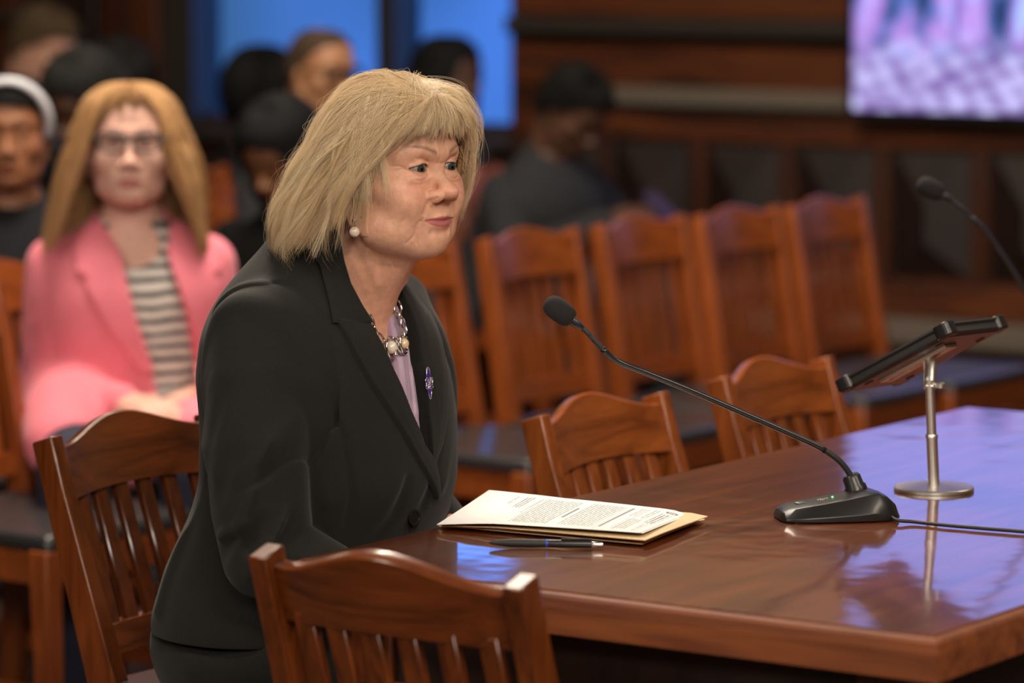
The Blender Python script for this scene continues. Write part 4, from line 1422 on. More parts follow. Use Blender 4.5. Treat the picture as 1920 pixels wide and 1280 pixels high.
def surf(px, py, off=0.0, y0=4.2):
    """where the sight line meets her torso surface, in the body frame"""
    f = torso_f(off); d = ray(px, py)
    k = y0
    while k < 5.3:
        p = inroot((d.x * k, d.y * k, CAMH + d.z * k))
        if f(np.array([p[0]], np.float32), np.array([p[1]], np.float32), np.array([p[2]], np.float32))[0] < 0: return p
        k += .0008
    return p


SUIT = (.0112, .0117, .0100)
M_SUIT = mat('dark_suit_cloth', SUIT, .85, sheen=.10, spec=.2, noise=(700, .35, (1, 1, 1)), bump=(900, .35, .0006, (1, 1, 1)))
VPOLY = [(.060, 1.14), (.047, 1.085), (.042, 1.058), (.050, 1.005), (.040, .943), (.022, .887), (.002, .842), (-.012, .826), (-.013, .87), (-.020, .933), (-.040, 1.0), (-.052, 1.05), (-.060, 1.14)]
g = .0024
v = Vol(axis_pts(-.29, .29, g, g), axis_pts(-.27, .33, g, g), axis_pts(.555, 1.135, g, g))
v.op(torso_f(.004), (-.26, -.25, .5), (.26, .25, 1.12), 0)
ARM = {1: [((.145, .000, 1.000), .060), ((.170, .018, .93), .0655), ((.192, .035, .85), .0665), ((.200, .046, .775), .0640), ((.198, .056, .715), .0600), ((.150, .140, .670), .0500), ((.105, .198, .648), .0430)],
       -1: [((-.138, -.008, .998), .058), ((-.155, .005, .92), .0600), ((-.164, .008, .82), .0580), ((-.165, .012, .735), .0540), ((-.13, .110, .680), .0480), ((-.100, .190, .655), .0430)]}
for s in (1, -1):
    v.chain([p for p, r in ARM[s]][:2], [r * .97 for p, r in ARM[s]][:2], .028)
    v.chain([p for p, r in ARM[s]], [r for p, r in ARM[s]], .006)
# shoulder line of the padded seam and armhole seams
for s in (1, -1):
    def seam(X, Y, Z, s=s):
        q = np.sqrt(((Y - .018 - (1.0 - Z) * .10) / .086) ** 2 + ((Z - .925) / .128) ** 2)
        w = np.clip((X * s - .100) / .02, 0, 1) * np.clip((Z - .80) / .05, 0, 1)
        d = (q - 1) * .10
        return (w * (.0058 * np.exp(-(d / .0036) ** 2) - .0048 * np.exp(-((d + .014) / .012) ** 2))).astype(np.float32)
    v.op(seam, (.09 if s > 0 else -.26, -.12, .78), (.26 if s > 0 else -.09, .16, 1.09), 0, 'plus')
# soft folds of cloth: (points in body frame, width, depth)
FOLDS = [([(.235, .085, .95), (.262, .060, .88), (.266, .030, .80)], .013, .0045), ([(.230, .100, .90), (.258, .090, .83), (.262, .062, .76)], .011, -.0045),
         ([(.245, .020, .93), (.262, .000, .85), (.258, -.008, .77)], .012, .0040), ([(.225, .115, .84), (.250, .100, .78), (.255, .070, .73)], .010, .0050),
         ([(.220, .118, .79), (.245, .105, .745), (.250, .070, .70)], .009, -.0050), ([(.262, .05, .74), (.250, .005, .70)], .010, .0050), ([(.262, .07, .765), (.262, .01, .735)], .009, -.004),
         ([(.240, .100, .72), (.215, .140, .695)], .009, .005), ([(.225, .125, .745), (.200, .160, .72)], .008, -.004),
         ([(.235, -.02, .955), (.225, -.045, .90), (.215, -.05, .83)], .011, .004), ([(.210, .085, 1.0), (.235, .075, .96)], .010, .003),
         ([(.170, -.105, .93), (.150, -.125, .84), (.150, -.135, .74)], .014, .0045), ([(.185, -.080, .80), (.178, -.115, .70), (.185, -.14, .62)], .014, -.004),
         ([(.10, -.14, .95), (.09, -.15, .83), (.10, -.17, .70), (.11, -.20, .60)], .006, .0022),
         ([(.135, .090, .94), (.120, .118, .86), (.112, .125, .78), (.118, .12, .70)], .010, .0040), ([(.150, .08, .86), (.135, .105, .78)], .012, -.004),
         ([(.03, .150, .80), (.05, .150, .75), (.10, .13, .69)], .010, .0035), ([(.015, .155, .74), (.06, .15, .71)], .009, .003),
         ([(-.05, .145, .86), (-.03, .155, .80), (-.01, .155, .76)], .010, .004), ([(-.08, .13, .84), (-.05, .15, .78)], .012, -.003)]
for P_, w_, a_ in FOLDS: v.chain(P_, w_ * .85, amp=a_ * 1.35)
# front edge overlap below the break, running down past the button
v.chain([(-.014, .160, .828), (-.030, .158, .78), (-.036, .152, .72), (-.036, .140, .66)], .0040, amp=.0035)
# breast pocket welt
pk0, pk1 = surf(811, 716, .004), surf(831, 688, .004)
v.chain([pk0, pk1], .0040, amp=.0060)
v.chain([pk0 - np.array((0, 0, .008)), pk1 - np.array((0, 0, .008))], .0045, amp=-.0040)
# opening at the throat
vp = sdpoly(VPOLY); tin = torso_f(-.032)
v.op(lambda X, Y, Z: np.maximum(np.maximum(vp(X, Z), -tin(X, Y, Z)), -Y - .0), (-.07, 0, .82), (.07, .2, 1.14), 0, 'sub')
# hem and cuffs
v.op(lambda X, Y, Z: .588 + .05 * np.clip(Y + .1, -.1, .3) * 0 - .06 * np.clip(X, -.2, .2) * .5 - Z + 0 * X * Y, (-.3, -.3, .5), (.3, .12, .68), 0, 'and')
wd_ = np.array(ARM[1][-1][0])
for s in (1, -1):
    w1 = np.array(ARM[s][-1][0], np.float32); w0 = np.array(ARM[s][-2][0], np.float32); dd = (w1 - w0) / np.linalg.norm(w1 - w0)
    v.op(lambda X, Y, Z, w1=w1, dd=dd: ((X - w1[0]) * dd[0] + (Y - w1[1]) * dd[1] + (Z - w1[2]) * dd[2]), w1 - .07, w1 + .07, 0, 'and')
V, Fq = v.mesh(); del v
jk = npmesh('suit_jacket', V, Fq, M_SUIT, woman)

# collar and lapels lie on the chest as their own layer of cloth
LAP = {1: [(.0985, 1.012), (.096, .990), (.0935, .967), (.080, .927), (.050, .877), (.020, .832), (-.012, .793), (-.034, .765), (-.036, .772), (-.020, .82), (.002, .842), (.022, .887), (.040, .943), (.049, .990), (.052, 1.0085), (.066, 1.0070)],
       -1: [(-.045, 1.110), (-.060, 1.075), (-.076, 1.045), (-.090, 1.018), (-.100, 1.006), (-.096, .967), (-.084, .927), (-.062, .880), (-.040, .838), (-.020, .815), (-.014, .826), (-.013, .87), (-.020, .933), (-.040, 1.0), (-.050, 1.05), (-.046, 1.10)]}
for s in (1, -1):
    g = .0013
    v = Vol(axis_pts(-.13 if s < 0 else -.05, .05 if s < 0 else .13, g, g), axis_pts(-.06, .20, g, g), axis_pts(.75, 1.13, g, g))
    lp = sdpoly(LAP[s]); o1 = torso_f(.0112); o0 = torso_f(.0010)

    def lap(X, Y, Z):
        e = lp(X, Z)
        lift = np.clip(-e / .018, 0, 1) * .0016
        return np.maximum(np.maximum(e, o1(X, Y, Z) - lift), np.maximum(-o0(X, Y, Z), -.055 - Y))
    v.op(lap, (-.13, -.06, .75), (.13, .2, 1.13), 0)
    if s > 0:
        pass
    else:
        v.chain([(-.100, .095, 1.012), (-.066, .118, 1.004)], .0018, amp=.005)
    V, Fq = v.mesh(); del v
    lo_ = npmesh('lapel', V, Fq, M_SUIT, jk)
    md = lo_.modifiers.new('ease', 'SMOOTH'); md.factor = .5; md.iterations = 3

# the near half of the collar hugs the side of the neck
def side_pt(px, py, yd=4.70):
    return ((px - 960) * yd / FPX + .2435, CAMH - (py + 117) * yd / FPX)


def collar_base(off):
    t = torso_f(0)

    def fn(X, Y, Z):
        d = t(X, Y, Z)
        h = np.clip((Z - 1.00) / .12, 0, 1.2)
        c = np.sqrt(X ** 2 + ((Y - .045 - .040 * h)) ** 2) - (.0655 - .004 * h)
        k = .03; w = np.clip(.5 + .5 * (c - d) / k, 0, 1)
        return c * (1 - w) + d * w - k * w * (1 - w) - off
    return fn


g = .0013
v = Vol(axis_pts(-.01, .12, g, g), axis_pts(-.10, .15, g, g), axis_pts(.98, 1.125, g, g))
cp_ = sdpoly([side_pt(*p) for p in ((560, 440), (575, 455), (603, 500), (621, 560), (630, 600), (668, 604), (704, 604), (684, 572), (662, 530), (650, 490), (643, 455), (638, 430))])
c1_, c0_ = collar_base(.0095), collar_base(.0005)


def colf(X, Y, Z):
    sx = -.566 * X + .824 * Y; t = .824 * X + .566 * Y
    e = cp_(sx + 0 * Z, Z + 0 * sx)
    return np.maximum(np.maximum(e, c1_(X, Y, Z) - .0016 * np.clip(-e / .015, 0, 1)), np.maximum(-c0_(X, Y, Z), .012 - t))


v.op(colf, (-.01, -.10, .98), (.12, .15, 1.125), 0)
V, Fq = v.mesh(); del v
co_ = npmesh('collar', V, Fq, M_SUIT, jk)
md = co_.modifiers.new('ease', 'SMOOTH'); md.factor = .5; md.iterations = 3

# lavender blouse with a V neck
M_BL = mat('lavender_satin', (.40, .27, .40), .38, sheen=.5, spec=.5)
g = .0016
v = Vol(axis_pts(-.10, .10, g, g), axis_pts(.02, .18, g, g), axis_pts(.76, 1.08, g, g))
bo_, bi_ = torso_f(-.0085), torso_f(-.020)
nk_ = sdpoly([(.10, 1.10), (.055, 1.05), (.022, .926), (.012, .940), (-.012, 1.0), (-.030, 1.040), (-.06, 1.10)])
v.op(lambda X, Y, Z: np.maximum(np.maximum(bo_(X, Y, Z) + .0028 * np.sin(X * 260 + Z * 60) * .8, -bi_(X, Y, Z)), -nk_(X, Z)), (-.1, .02, .76), (.1, .18, 1.075), 0)
v.chain([(-.022, .100, 1.01), (-.012, .128, .95), (-.008, .142, .88)], .0035, amp=.004)
v.chain([(-.030, .100, 1.01), (-.022, .124, .95), (-.012, .140, .88)], .0030, amp=-.003)
V, Fq = v.mesh(); del v
npmesh('blouse', V, Fq, M_BL, woman)

# trousers and shoes
g = .005
v = Vol(axis_pts(-.27, .27, g, g), axis_pts(-.28, .56, g, g), axis_pts(.06, .72, g, g))
v.ell((0, -.082, .560), (.192, .160, .135))
for s in (-1, 1):
    v.chain([(s * .085, -.05, .555), (s * .105, .38, .545)], [.092, .068], .04)
    v.chain([(s * .105, .38, .54), (s * .11, .34, .30), (s * .11, .32, .10)], [.066, .058, .052], .03)
for P_, w_, a_ in (([(.10, -.19, .60), (.17, -.13, .58), (.19, -.04, .58)], .012, .005), ([(.08, -.2, .57), (.15, -.17, .555), (.19, -.08, .545)], .012, -.005), ([(.12, -.1, .66), (.18, -.08, .61), (.19, .0, .60)], .01, .004)):
    v.chain(P_, w_, amp=a_)
v.op(lambda X, Y, Z: .09 - Z + 0 * X * Y, (-.3, -.3, .0), (.3, .6, .12), 0, 'and')
v.op(lambda X, Y, Z: Z - .675 + 0 * X * Y, (-.3, -.3, .6), (.3, .3, .72), 0, 'and')
V, Fq = v.mesh(); del v
npmesh('trousers', V, Fq, M_SUIT, woman)


def shoes(root, pts, col=(.012, .012, .012), name='shoe'):
    for (x, y) in pts:
        v = Vol(axis_pts(x - .06, x + .06, .004, .004), axis_pts(y - .10, y + .24, .004, .004), axis_pts(-.01, .14, .004, .004))
        v.chain([(x, y - .02, .045), (x, y + .06, .045), (x, y + .15, .032)], [.040, .038, .034], .02)
        v.chain([(x, y - .01, .06), (x, y - .005, .11)], [.038, .036], .02)
        v.op(lambda X, Y, Z: .004 - Z + 0 * X * Y, (-9, -9, -.1), (9, 9, .05), 0, 'and')
        V, Fq = v.mesh()
        npmesh(name, V, Fq, mat('shoe_leather', col, .35), root)


shoes(woman, [(-.11, .32), (.11, .32)])


def basis(n):
    n = Vector(n).normalized(); return n.to_track_quat('Z', 'Y').to_matrix().to_4x4()


# button, brooch
p = surf(775, 970, .006)
Mx = Matrix.Translation(p) @ basis((0.10, .99, .05))
MB().lathe([(.0105, 0), (.0112, .0015), (.0108, .0032), (.0085, .0036), (.0078, .0026), (.001, .0024)], M=Mx, n=28).build('jacket_button', mat('button_horn', (.014, .013, .012), .25), jk, auto=40)
for i, (x, y) in enumerate(((-.0028, 0), (.0028, 0))):
    MB().lathe([(.0012, 0), (.0010, .0006)], M=Mx @ Matrix.Translation((x, y, .0025)), n=10).build('button_thread', mat('black_thread', (.004, .004, .004), .9), jk)
p = surf(803, 718, .013)
Mx = Matrix.Translation(p) @ basis((-.12, .99, .10)) @ Matrix.Scale(.82, 4)
pet = MB(); rim = MB()
for i, (ang, L, wd2) in enumerate(((92, .026, .0062), (150, .013, .006), (30, .013, .006), (215, .013, .0055), (-40, .013, .0055), (268, .026, .0050))):
    a = math.radians(ang); ring = []; ring2 = []
    for j in range(20):
        t = 2 * math.pi * j / 20
        lx = L * (.5 + .5 * math.cos(t)); ly = wd2 * math.sin(t) * (1 - .25 * math.cos(t))
        ring.append(Mx @ Vector((lx * math.cos(a) - ly * math.sin(a), lx * math.sin(a) + ly * math.cos(a), .0006)))
    top = [Mx @ (Mx.inverted() @ q + Vector((0, 0, .0016))) for q in ring]
    pet.loft([ring, top])
    rim.tube(top + [top[0], top[1]], .00055, 6, cap=False)
pb = pet.build('brooch', mat('violet_enamel', (.055, .03, .30), .15, coat=1), woman)
rim.build('silver_rim', M_SILVER, pb, smooth=True)
MB().lathe([(.0035, .001), (.0030, .0035), (.001, .0042)], M=Mx, n=16).build('pale_stone', mat('pale_violet_stone', (.45, .28, .55), .1, coat=1), pb, smooth=True)

# necklace of large links with two pearls set in a crossed centrepiece
M_PEARL = mat('pearl', (.82, .72, .60), .22, coat=.8, sheen=.3, sss=.1)
M_PEARLG = mat('golden_pearl', (.78, .60, .36), .22, coat=.8)
nk = MB()


def link(px, py, ang, rx, ry, off, wr=.00115, tilt=.35):
    """an oval ring lying on the chest; angle measured in the picture plane of its surface"""
    p = Vector(surf(px, py, off))
    # surface frame at the chest: across (x), down the chest (z), outwards
    out = Vector((-.25, .95, .20)).normalized(); acr = Vector((1, .25, 0)).normalized(); up = out.cross(acr) * -1
    if up.z < 0: up = -up
    a = math.radians(ang); pts = []
    ex = acr * -math.cos(a) + up * math.sin(a); ey = acr * math.sin(a) + up * math.cos(a)
    ey = (ey * math.cos(tilt) + out * math.sin(tilt)).normalized()
    n = 26
    for j in range(n + 2):
        t = 2 * math.pi * j / n
        pts.append(p + ex * rx * math.cos(t) + ey * ry * math.sin(t))
    nk.tube(pts, wr, 8, cap=False)


for (x, y, a, rx, ry, tl) in ((741, 561, 95, .0062, .0042, .5), (746, 577, 60, .0100, .0072, -.3), (749, 594, 100, .0060, .0036, .9), (757, 610, 100, .0120, .0082, .2), (757, 629, 80, .0070, .0048, 1.0),
                              (733, 651, 0, .0128, .0120, .1), (757, 644, 0, .0100, .0115, .1), (744, 650, 50, .0135, .0028, .2), (746, 648, 130, .0135, .0028, -.2), (714, 634, 150, .0100, .0055, .3), (704, 618, 120, .0070, .0040, .9), (697, 604, 110, .0100, .0060, .1)):
    link(x, y, a, rx * 1.12, ry * 1.15, .000, .0016, tl * .6)
nko = nk.build('necklace', M_SILVER, woman, smooth=True)
for (x, y, r_, m_) in ((733, 651, .0086, M_PEARL), (757, 644, .0072, M_PEARLG)):
    p = surf(x, y, .001)
    MB().lathe([(r_ * math.sin(math.pi * i / 12), -r_ * math.cos(math.pi * i / 12)) for i in range(1, 12)], c=tuple(p), n=24).build('necklace_pearl', m_, nko, smooth=True)


def hp_(p):
    return tuple(np.array(p) @ HR + HC)


# earring on the near lobe
q = hp_((.0790, .0175, -.0680))
er = MB().lathe([(.0012, -.001), (.0044, 0), (.0046, .0012), (.0030, .0032), (.0010, .0036)], M=Matrix.Translation(q) @ basis((.95, .25, 0)), n=8).build('earring', mat('cut_crystal', (.55, .50, .45), .06, metal=.8), woman)
MB().tube([Vector(q) + Vector((.001, 0, -.0035)), Vector(q) + Vector((.001, 0, -.0085))], .0006, 8).build('earring_wire', M_SILVER, er)
r_ = .0068; c_ = np.array(q) + np.array((.0012, 0, -.0142))
MB().lathe([(r_ * math.sin(math.pi * i / 16), -r_ * math.cos(math.pi * i / 16)) for i in range(1, 16)], c=tuple(c_), n=30).build('pearl_drop', M_PEARL, er, smooth=True)
# ------------------------------------------------------------------ hair made of strands over a shaped mass
class Hair:
    """keys: {azimuth in degrees from ahead (positive to the person's right): [(distance, height), ...] from the crown down}"""

    def __init__(s, keys, zend, R, o):
        s.R = np.array(R); s.o = np.array(o)
        az = sorted(keys); A_ = []; 
        s.el = np.linspace(-70, 90, 65)
        for a in az:
            pts = keys[a]; e = np.degrees(np.arctan2([p[1] for p in pts], [max(p[0], 1e-4) for p in pts])); r = np.hypot([p[0] for p in pts], [p[1] for p in pts])
            i = np.argsort(e); A_.append(np.interp(s.el, e[i], r[i]))
        s.az = np.array([az[-1] - 360] + az + [az[0] + 360], float); s.tab = np.array([A_[-1]] + A_ + [A_[0]])
        s.zk = zend

    def Rad(s, d):
        az = np.degrees(np.arctan2(d[..., 0], d[..., 1])); el = np.degrees(np.arcsin(np.clip(d[..., 2], -1, 1)))
        i = np.clip(np.searchsorted(s.az, az) - 1, 0, len(s.az) - 2); t = (az - s.az[i]) / (s.az[i + 1] - s.az[i])
        t = t * t * (3 - 2 * t)
        x = np.clip((el + 70) / 2.5, 0, 63.999); j = x.astype(int); u = x - j
        a = s.tab[i, j] * (1 - u) + s.tab[i, j + 1] * u; b = s.tab[i + 1, j] * (1 - u) + s.tab[i + 1, j + 1] * u
        return a * (1 - t) + b * t

    def zend(s, d):
        az = np.degrees(np.arctan2(d[..., 0], d[..., 1]))
        k = s.zk; xs = [x[0] for x in k]; zs = [x[1] for x in k]
        return np.interp(az, xs, zs, period=360)

    def strands(s, N, apex, rs, clumps=500, thick=.0004, nseg=14, depth=.22, frizz=.0012, tipvar=.009, cols=None, sweep=0.0, start=(0, .7), name='hair', parent=None, sides=3, m=None, lift=0.0, curl_in=0.0, cr=1.0, skip_front=False, spread=.035):
        ap = np.array(apex, float); ap /= np.linalg.norm(ap)
        e1 = np.cross(ap, (0, 0, 1.0)); e1 /= np.linalg.norm(e1); e2 = np.cross(ap, e1)
        # clumps: azimuth about the apex
        cps = rs.rand(clumps) * 2 * math.pi
        cl = rs.randint(0, clumps, N)
        psi = cps[cl] + rs.randn(N) * spread
        cofs = rs.randn(clumps, 4)
        # find the angle at which each strand reaches its end height
        al = np.linspace(0.02, 2.9, 90)
        D = (np.cos(al)[None, :, None] * ap + np.sin(al)[None, :, None] * (np.cos(psi)[:, None, None] * e1 + np.sin(psi)[:, None, None] * e2))
        z = D[..., 2] * s.Rad(D)
        ze = s.zend(D) + (rs.randn(N) * tipvar * .45 + cofs[cl, 0] * tipvar * .7)[:, None]
        below = (z < ze) & (al[None] > .15)
        i1 = np.where(below.any(1), below.argmax(1), 89)
        aend = al[i1]
        if skip_front:
            De = D[np.arange(N), i1]; keep = np.abs(np.degrees(np.arctan2(De[:, 0], De[:, 1]))) > 50
            psi, cl, aend = psi[keep], cl[keep], aend[keep]; N = int(keep.sum())
        a0 = aend * (start[0] + (start[1] - start[0]) * rs.rand(N) ** 1.1)
        lay = rs.rand(N) ** 1.4 * depth
        t = np.linspace(0, 1, nseg)[None, :]
        A_ = a0[:, None] + (aend - a0)[:, None] * t
        ps = psi[:, None] + sweep * A_ * A_ * .2 + (cofs[cl, 1] * .05 * cr)[:, None] * np.sin(A_ * 2.2 + cofs[cl, 2][:, None]) + (rs.randn(N) * .03)[:, None] * t ** 2
        D = (np.cos(A_)[..., None] * ap + np.sin(A_)[..., None] * (np.cos(ps)[..., None] * e1 + np.sin(ps)[..., None] * e2))
        r = s.Rad(D)
        prof = np.clip(t * 5, 0, 1)
        r = r * (1 - lay[:, None]) + lift * np.sin(np.pi * np.clip(t, 0, 1)) - .010 * (1 - prof) + (cofs[cl, 3] * .0026 * cr)[:, None] * t
        r = r - curl_in * np.clip(t - .7, 0, 1) ** 2
        P = D * r[..., None]
        # drift and frizz
        ph = rs.rand(N, 3) * 6.28
        fr = np.stack([np.sin(A_ * (5 + 3 * rs.rand(N))[:, None] + ph[:, q:q + 1]) for q in range(3)], -1) * frizz * (.3 + rs.rand(N)[:, None, None] ** 3 * 2.2)
        P = P + fr * t[..., None]
        P = P @ s.R + s.o
        # tubes
        T = np.gradient(P, axis=1); T /= np.linalg.norm(T, axis=2, keepdims=True) + 1e-9
        out = np.cross(T, np.array((0.31, .22, .92))); out /= np.linalg.norm(out, axis=2, keepdims=True) + 1e-9
        bi = np.cross(T, out)
        th = (thick * (.6 + .8 * rs.rand(N)))[:, None] * (1 - .82 * np.clip((t - .35) / .65, 0, 1) ** 1.5)
        rings = []
        for q in range(sides):
            a = 2 * math.pi * q / sides
            rings.append(P + th[..., None] * (math.cos(a) * out + math.sin(a) * bi))
        Vv = np.stack(rings, 2).reshape(-1, 3)          # N, nseg, sides
        base = np.arange(N)[:, None, None] * nseg * sides + np.arange(nseg - 1)[None, :, None] * sides + np.arange(sides)[None, None, :]
        nxt = base - np.arange(sides)[None, None, :] + (np.arange(sides)[None, None, :] + 1) % sides
        F = np.stack([base, nxt, nxt + sides, base + sides], -1).reshape(-1, 4)
        cols = np.array(cols)
        cc = rs.rand(clumps); ci = np.clip(cc[cl] * .6 + rs.rand(N) * .4, 0, .999) * (len(cols) - 1)
        k = ci.astype(int); u = (ci - k)[:, None]
        C = cols[k] * (1 - u) + cols[np.minimum(k + 1, len(cols) - 1)] * u
        C = np.repeat(C, nseg * sides, 0)
        return npmesh(name, Vv, F, m, parent, C)

    def mass(s, name, m, parent, f=.90, n=160, apex=(0, 0, 1), dz=.010, tint=None, wav=.0):
        """the closed body of hair under the strands"""
        k = 90
        ap = np.array(apex, float); ap /= np.linalg.norm(ap); e1 = np.cross(ap, (1.0, 0, 0)); e1 /= np.linalg.norm(e1); e2 = np.cross(ap, e1)
        ps = np.linspace(0, 2 * math.pi, n, endpoint=False)
        al = np.linspace(0.001, 2.7, 120)
        D = np.cos(al)[None, :, None] * ap + np.sin(al)[None, :, None] * (np.cos(ps)[:, None, None] * e1 + np.sin(ps)[:, None, None] * e2)
        z = D[..., 2] * s.Rad(D) * f
        below = (z < s.zend(D) + dz); i1 = np.where(below.any(1), below.argmax(1), 119); ae = al[i1]
        for _ in range(2): ae = (np.roll(ae, 1) + ae * 2 + np.roll(ae, -1)) / 4
        t = np.linspace(0.001, 1, k)[None]
        A_ = ae[:, None] * t
        D = np.cos(A_)[..., None] * ap + np.sin(A_)[..., None] * (np.cos(ps)[:, None, None] * e1 + np.sin(ps)[:, None, None] * e2)
        r = s.Rad(D) * f * (1 + wav * np.sin(ps * 41 + 3 * np.sin(A_.T * 3).T.mean()) [:, None] * np.ones_like(t) + wav * .7 * np.sin(ps * 67 + 1)[:, None] * np.ones_like(t))
        P = D * r[..., None]
        Pi = P * .93
        Pw = np.concatenate([P, Pi[:, ::-1]], 1) @ s.R + s.o
        K = 2 * k; i = np.arange(n)[:, None]; j = np.arange(K - 1)[None]
        a = i * K + j; b = ((i + 1) % n) * K + j
        F = np.stack([a, a + 1, b + 1, b], -1).reshape(-1, 4)
        C = np.tile(np.array(tint if tint is not None else (1, 1, 1), float), (n * K, 1))
        return npmesh(name, Pw.reshape(-1, 3), F, m, parent, C)


M_HAIR = mat('blonde_hair', (1, 1, 1), .38, vcol=True, spec=.6)
KW = {0: [(0, .122), (.055, .116), (.092, .100), (.112, .072), (.115, .04), (.112, 0), (.105, -.05)],
      -43: [(0, .122), (.055, .115), (.094, .100), (.113, .06), (.110, .017), (.100, -.04)],
      -90: [(0, .126), (.05, .120), (.08, .09), (.095, .05), (.102, 0), (.103, -.05), (.100, -.1)],
      -137: [(0, .126), (.055, .108), (.088, .07), (.105, .024), (.118, -.02), (.127, -.06), (.128, -.12)],
      180: [(0, .124), (.052, .108), (.078, .076), (.106, .028), (.134, -.02), (.148, -.06), (.150, -.12)],
      137: [(0, .124), (.050, .107), (.074, .076), (.100, .030), (.130, -.02), (.148, -.06), (.150, -.12)],
      90: [(0, .126), (.05, .120), (.080, .09), (.096, .05), (.104, 0), (.105, -.05), (.102, -.11)],
      55: [(0, .126), (.055, .122), (.088, .096), (.103, .055), (.103, .012), (.097, -.04), (.088, -.08)],
      30: [(0, .122), (.055, .116), (.090, .096), (.113, .062), (.112, .030), (.108, -.02)]}
ZE = [(-180, -.100), (-150, -.098), (-110, -.080), (-70, -.050), (-54, -.036), (-47, .0), (-40, .030), (-25, .054), (-10, .061), (10, .061), (28, .055), (40, .045), (46, .034), (51, .004), (55, -.028), (59, -.050), (64, -.058), (70, -.056), (78, -.048), (86, -.046), (92, -.052), (99, -.076), (108, -.091), (135, -.100), (160, -.100)]
KW = {a: [(r, z - .006) for r, z in p] for a, p in KW.items()}
hw = Hair(KW, ZE, HR, HC)
BL = [(.34, .205, .10), (.58, .40, .22), (.80, .60, .36), (.92, .745, .50), (.98, .87, .66)]
rs = np.random.RandomState(5)
APX = (.02, .68, .73)
hm = hw.mass('hair', M_HAIR, woman, f=.90, apex=(.05, .3, .9), tint=(.34, .215, .10), dz=.014)
hw.strands(20000, APX, rs, clumps=210, thick=.00024, cols=BL, name='strands', parent=hm, m=M_HAIR, depth=.09, nseg=18, start=(0, .66), frizz=.0010, cr=2.2, spread=.020)
hw.strands(10000, (.10, .15, .97), rs, clumps=140, thick=.00023, cols=BL, name='crown_strands', parent=hm, m=M_HAIR, depth=.07, nseg=16, start=(.05, .6), frizz=.0012, cr=2.0, tipvar=.018, skip_front=True, spread=.025)
hw.strands(7500, (.05, .50, .87), rs, clumps=110, thick=.00024, cols=BL[1:], name='locks', parent=hm, m=M_HAIR, depth=.02, nseg=20, start=(.1, .7), frizz=.0012, cr=3.4, tipvar=.013, skip_front=True, spread=.011, curl_in=-.004)
hw.strands(4200, APX, rs, clumps=160, thick=.00020, cols=BL[1:], name='loose_strands', parent=hm, m=M_HAIR, depth=.0, nseg=20, start=(0, .5), frizz=.0034, lift=.002, tipvar=.015, cr=2.5)
hw.strands(420, (.05, .40, .90), rs, clumps=150, thick=.00011, cols=BL[2:], name='flyaway_strands', parent=hm, m=M_HAIR, depth=-.02, nseg=36, start=(0, .3), frizz=.007, lift=.010, tipvar=.03)
# ------------------------------------------------------------------ the people behind
def head_axes(yaw, pitch, roll=0.0):
    """yaw to the person's right, pitch down, in degrees; rows are right, ahead, up"""
    y, p, r = math.radians(yaw), math.radians(pitch), math.radians(roll)
    fwd = np.array((math.sin(y) * math.cos(p), math.cos(y) * math.cos(p), -math.sin(p)))
    rt = np.array((math.cos(y), -math.sin(y), 0)); up = np.cross(rt, fwd)
    rt2 = rt * math.cos(r) + up * math.sin(r); up2 = np.cross(rt2, fwd)
    return np.stack([rt2, fwd, up2])


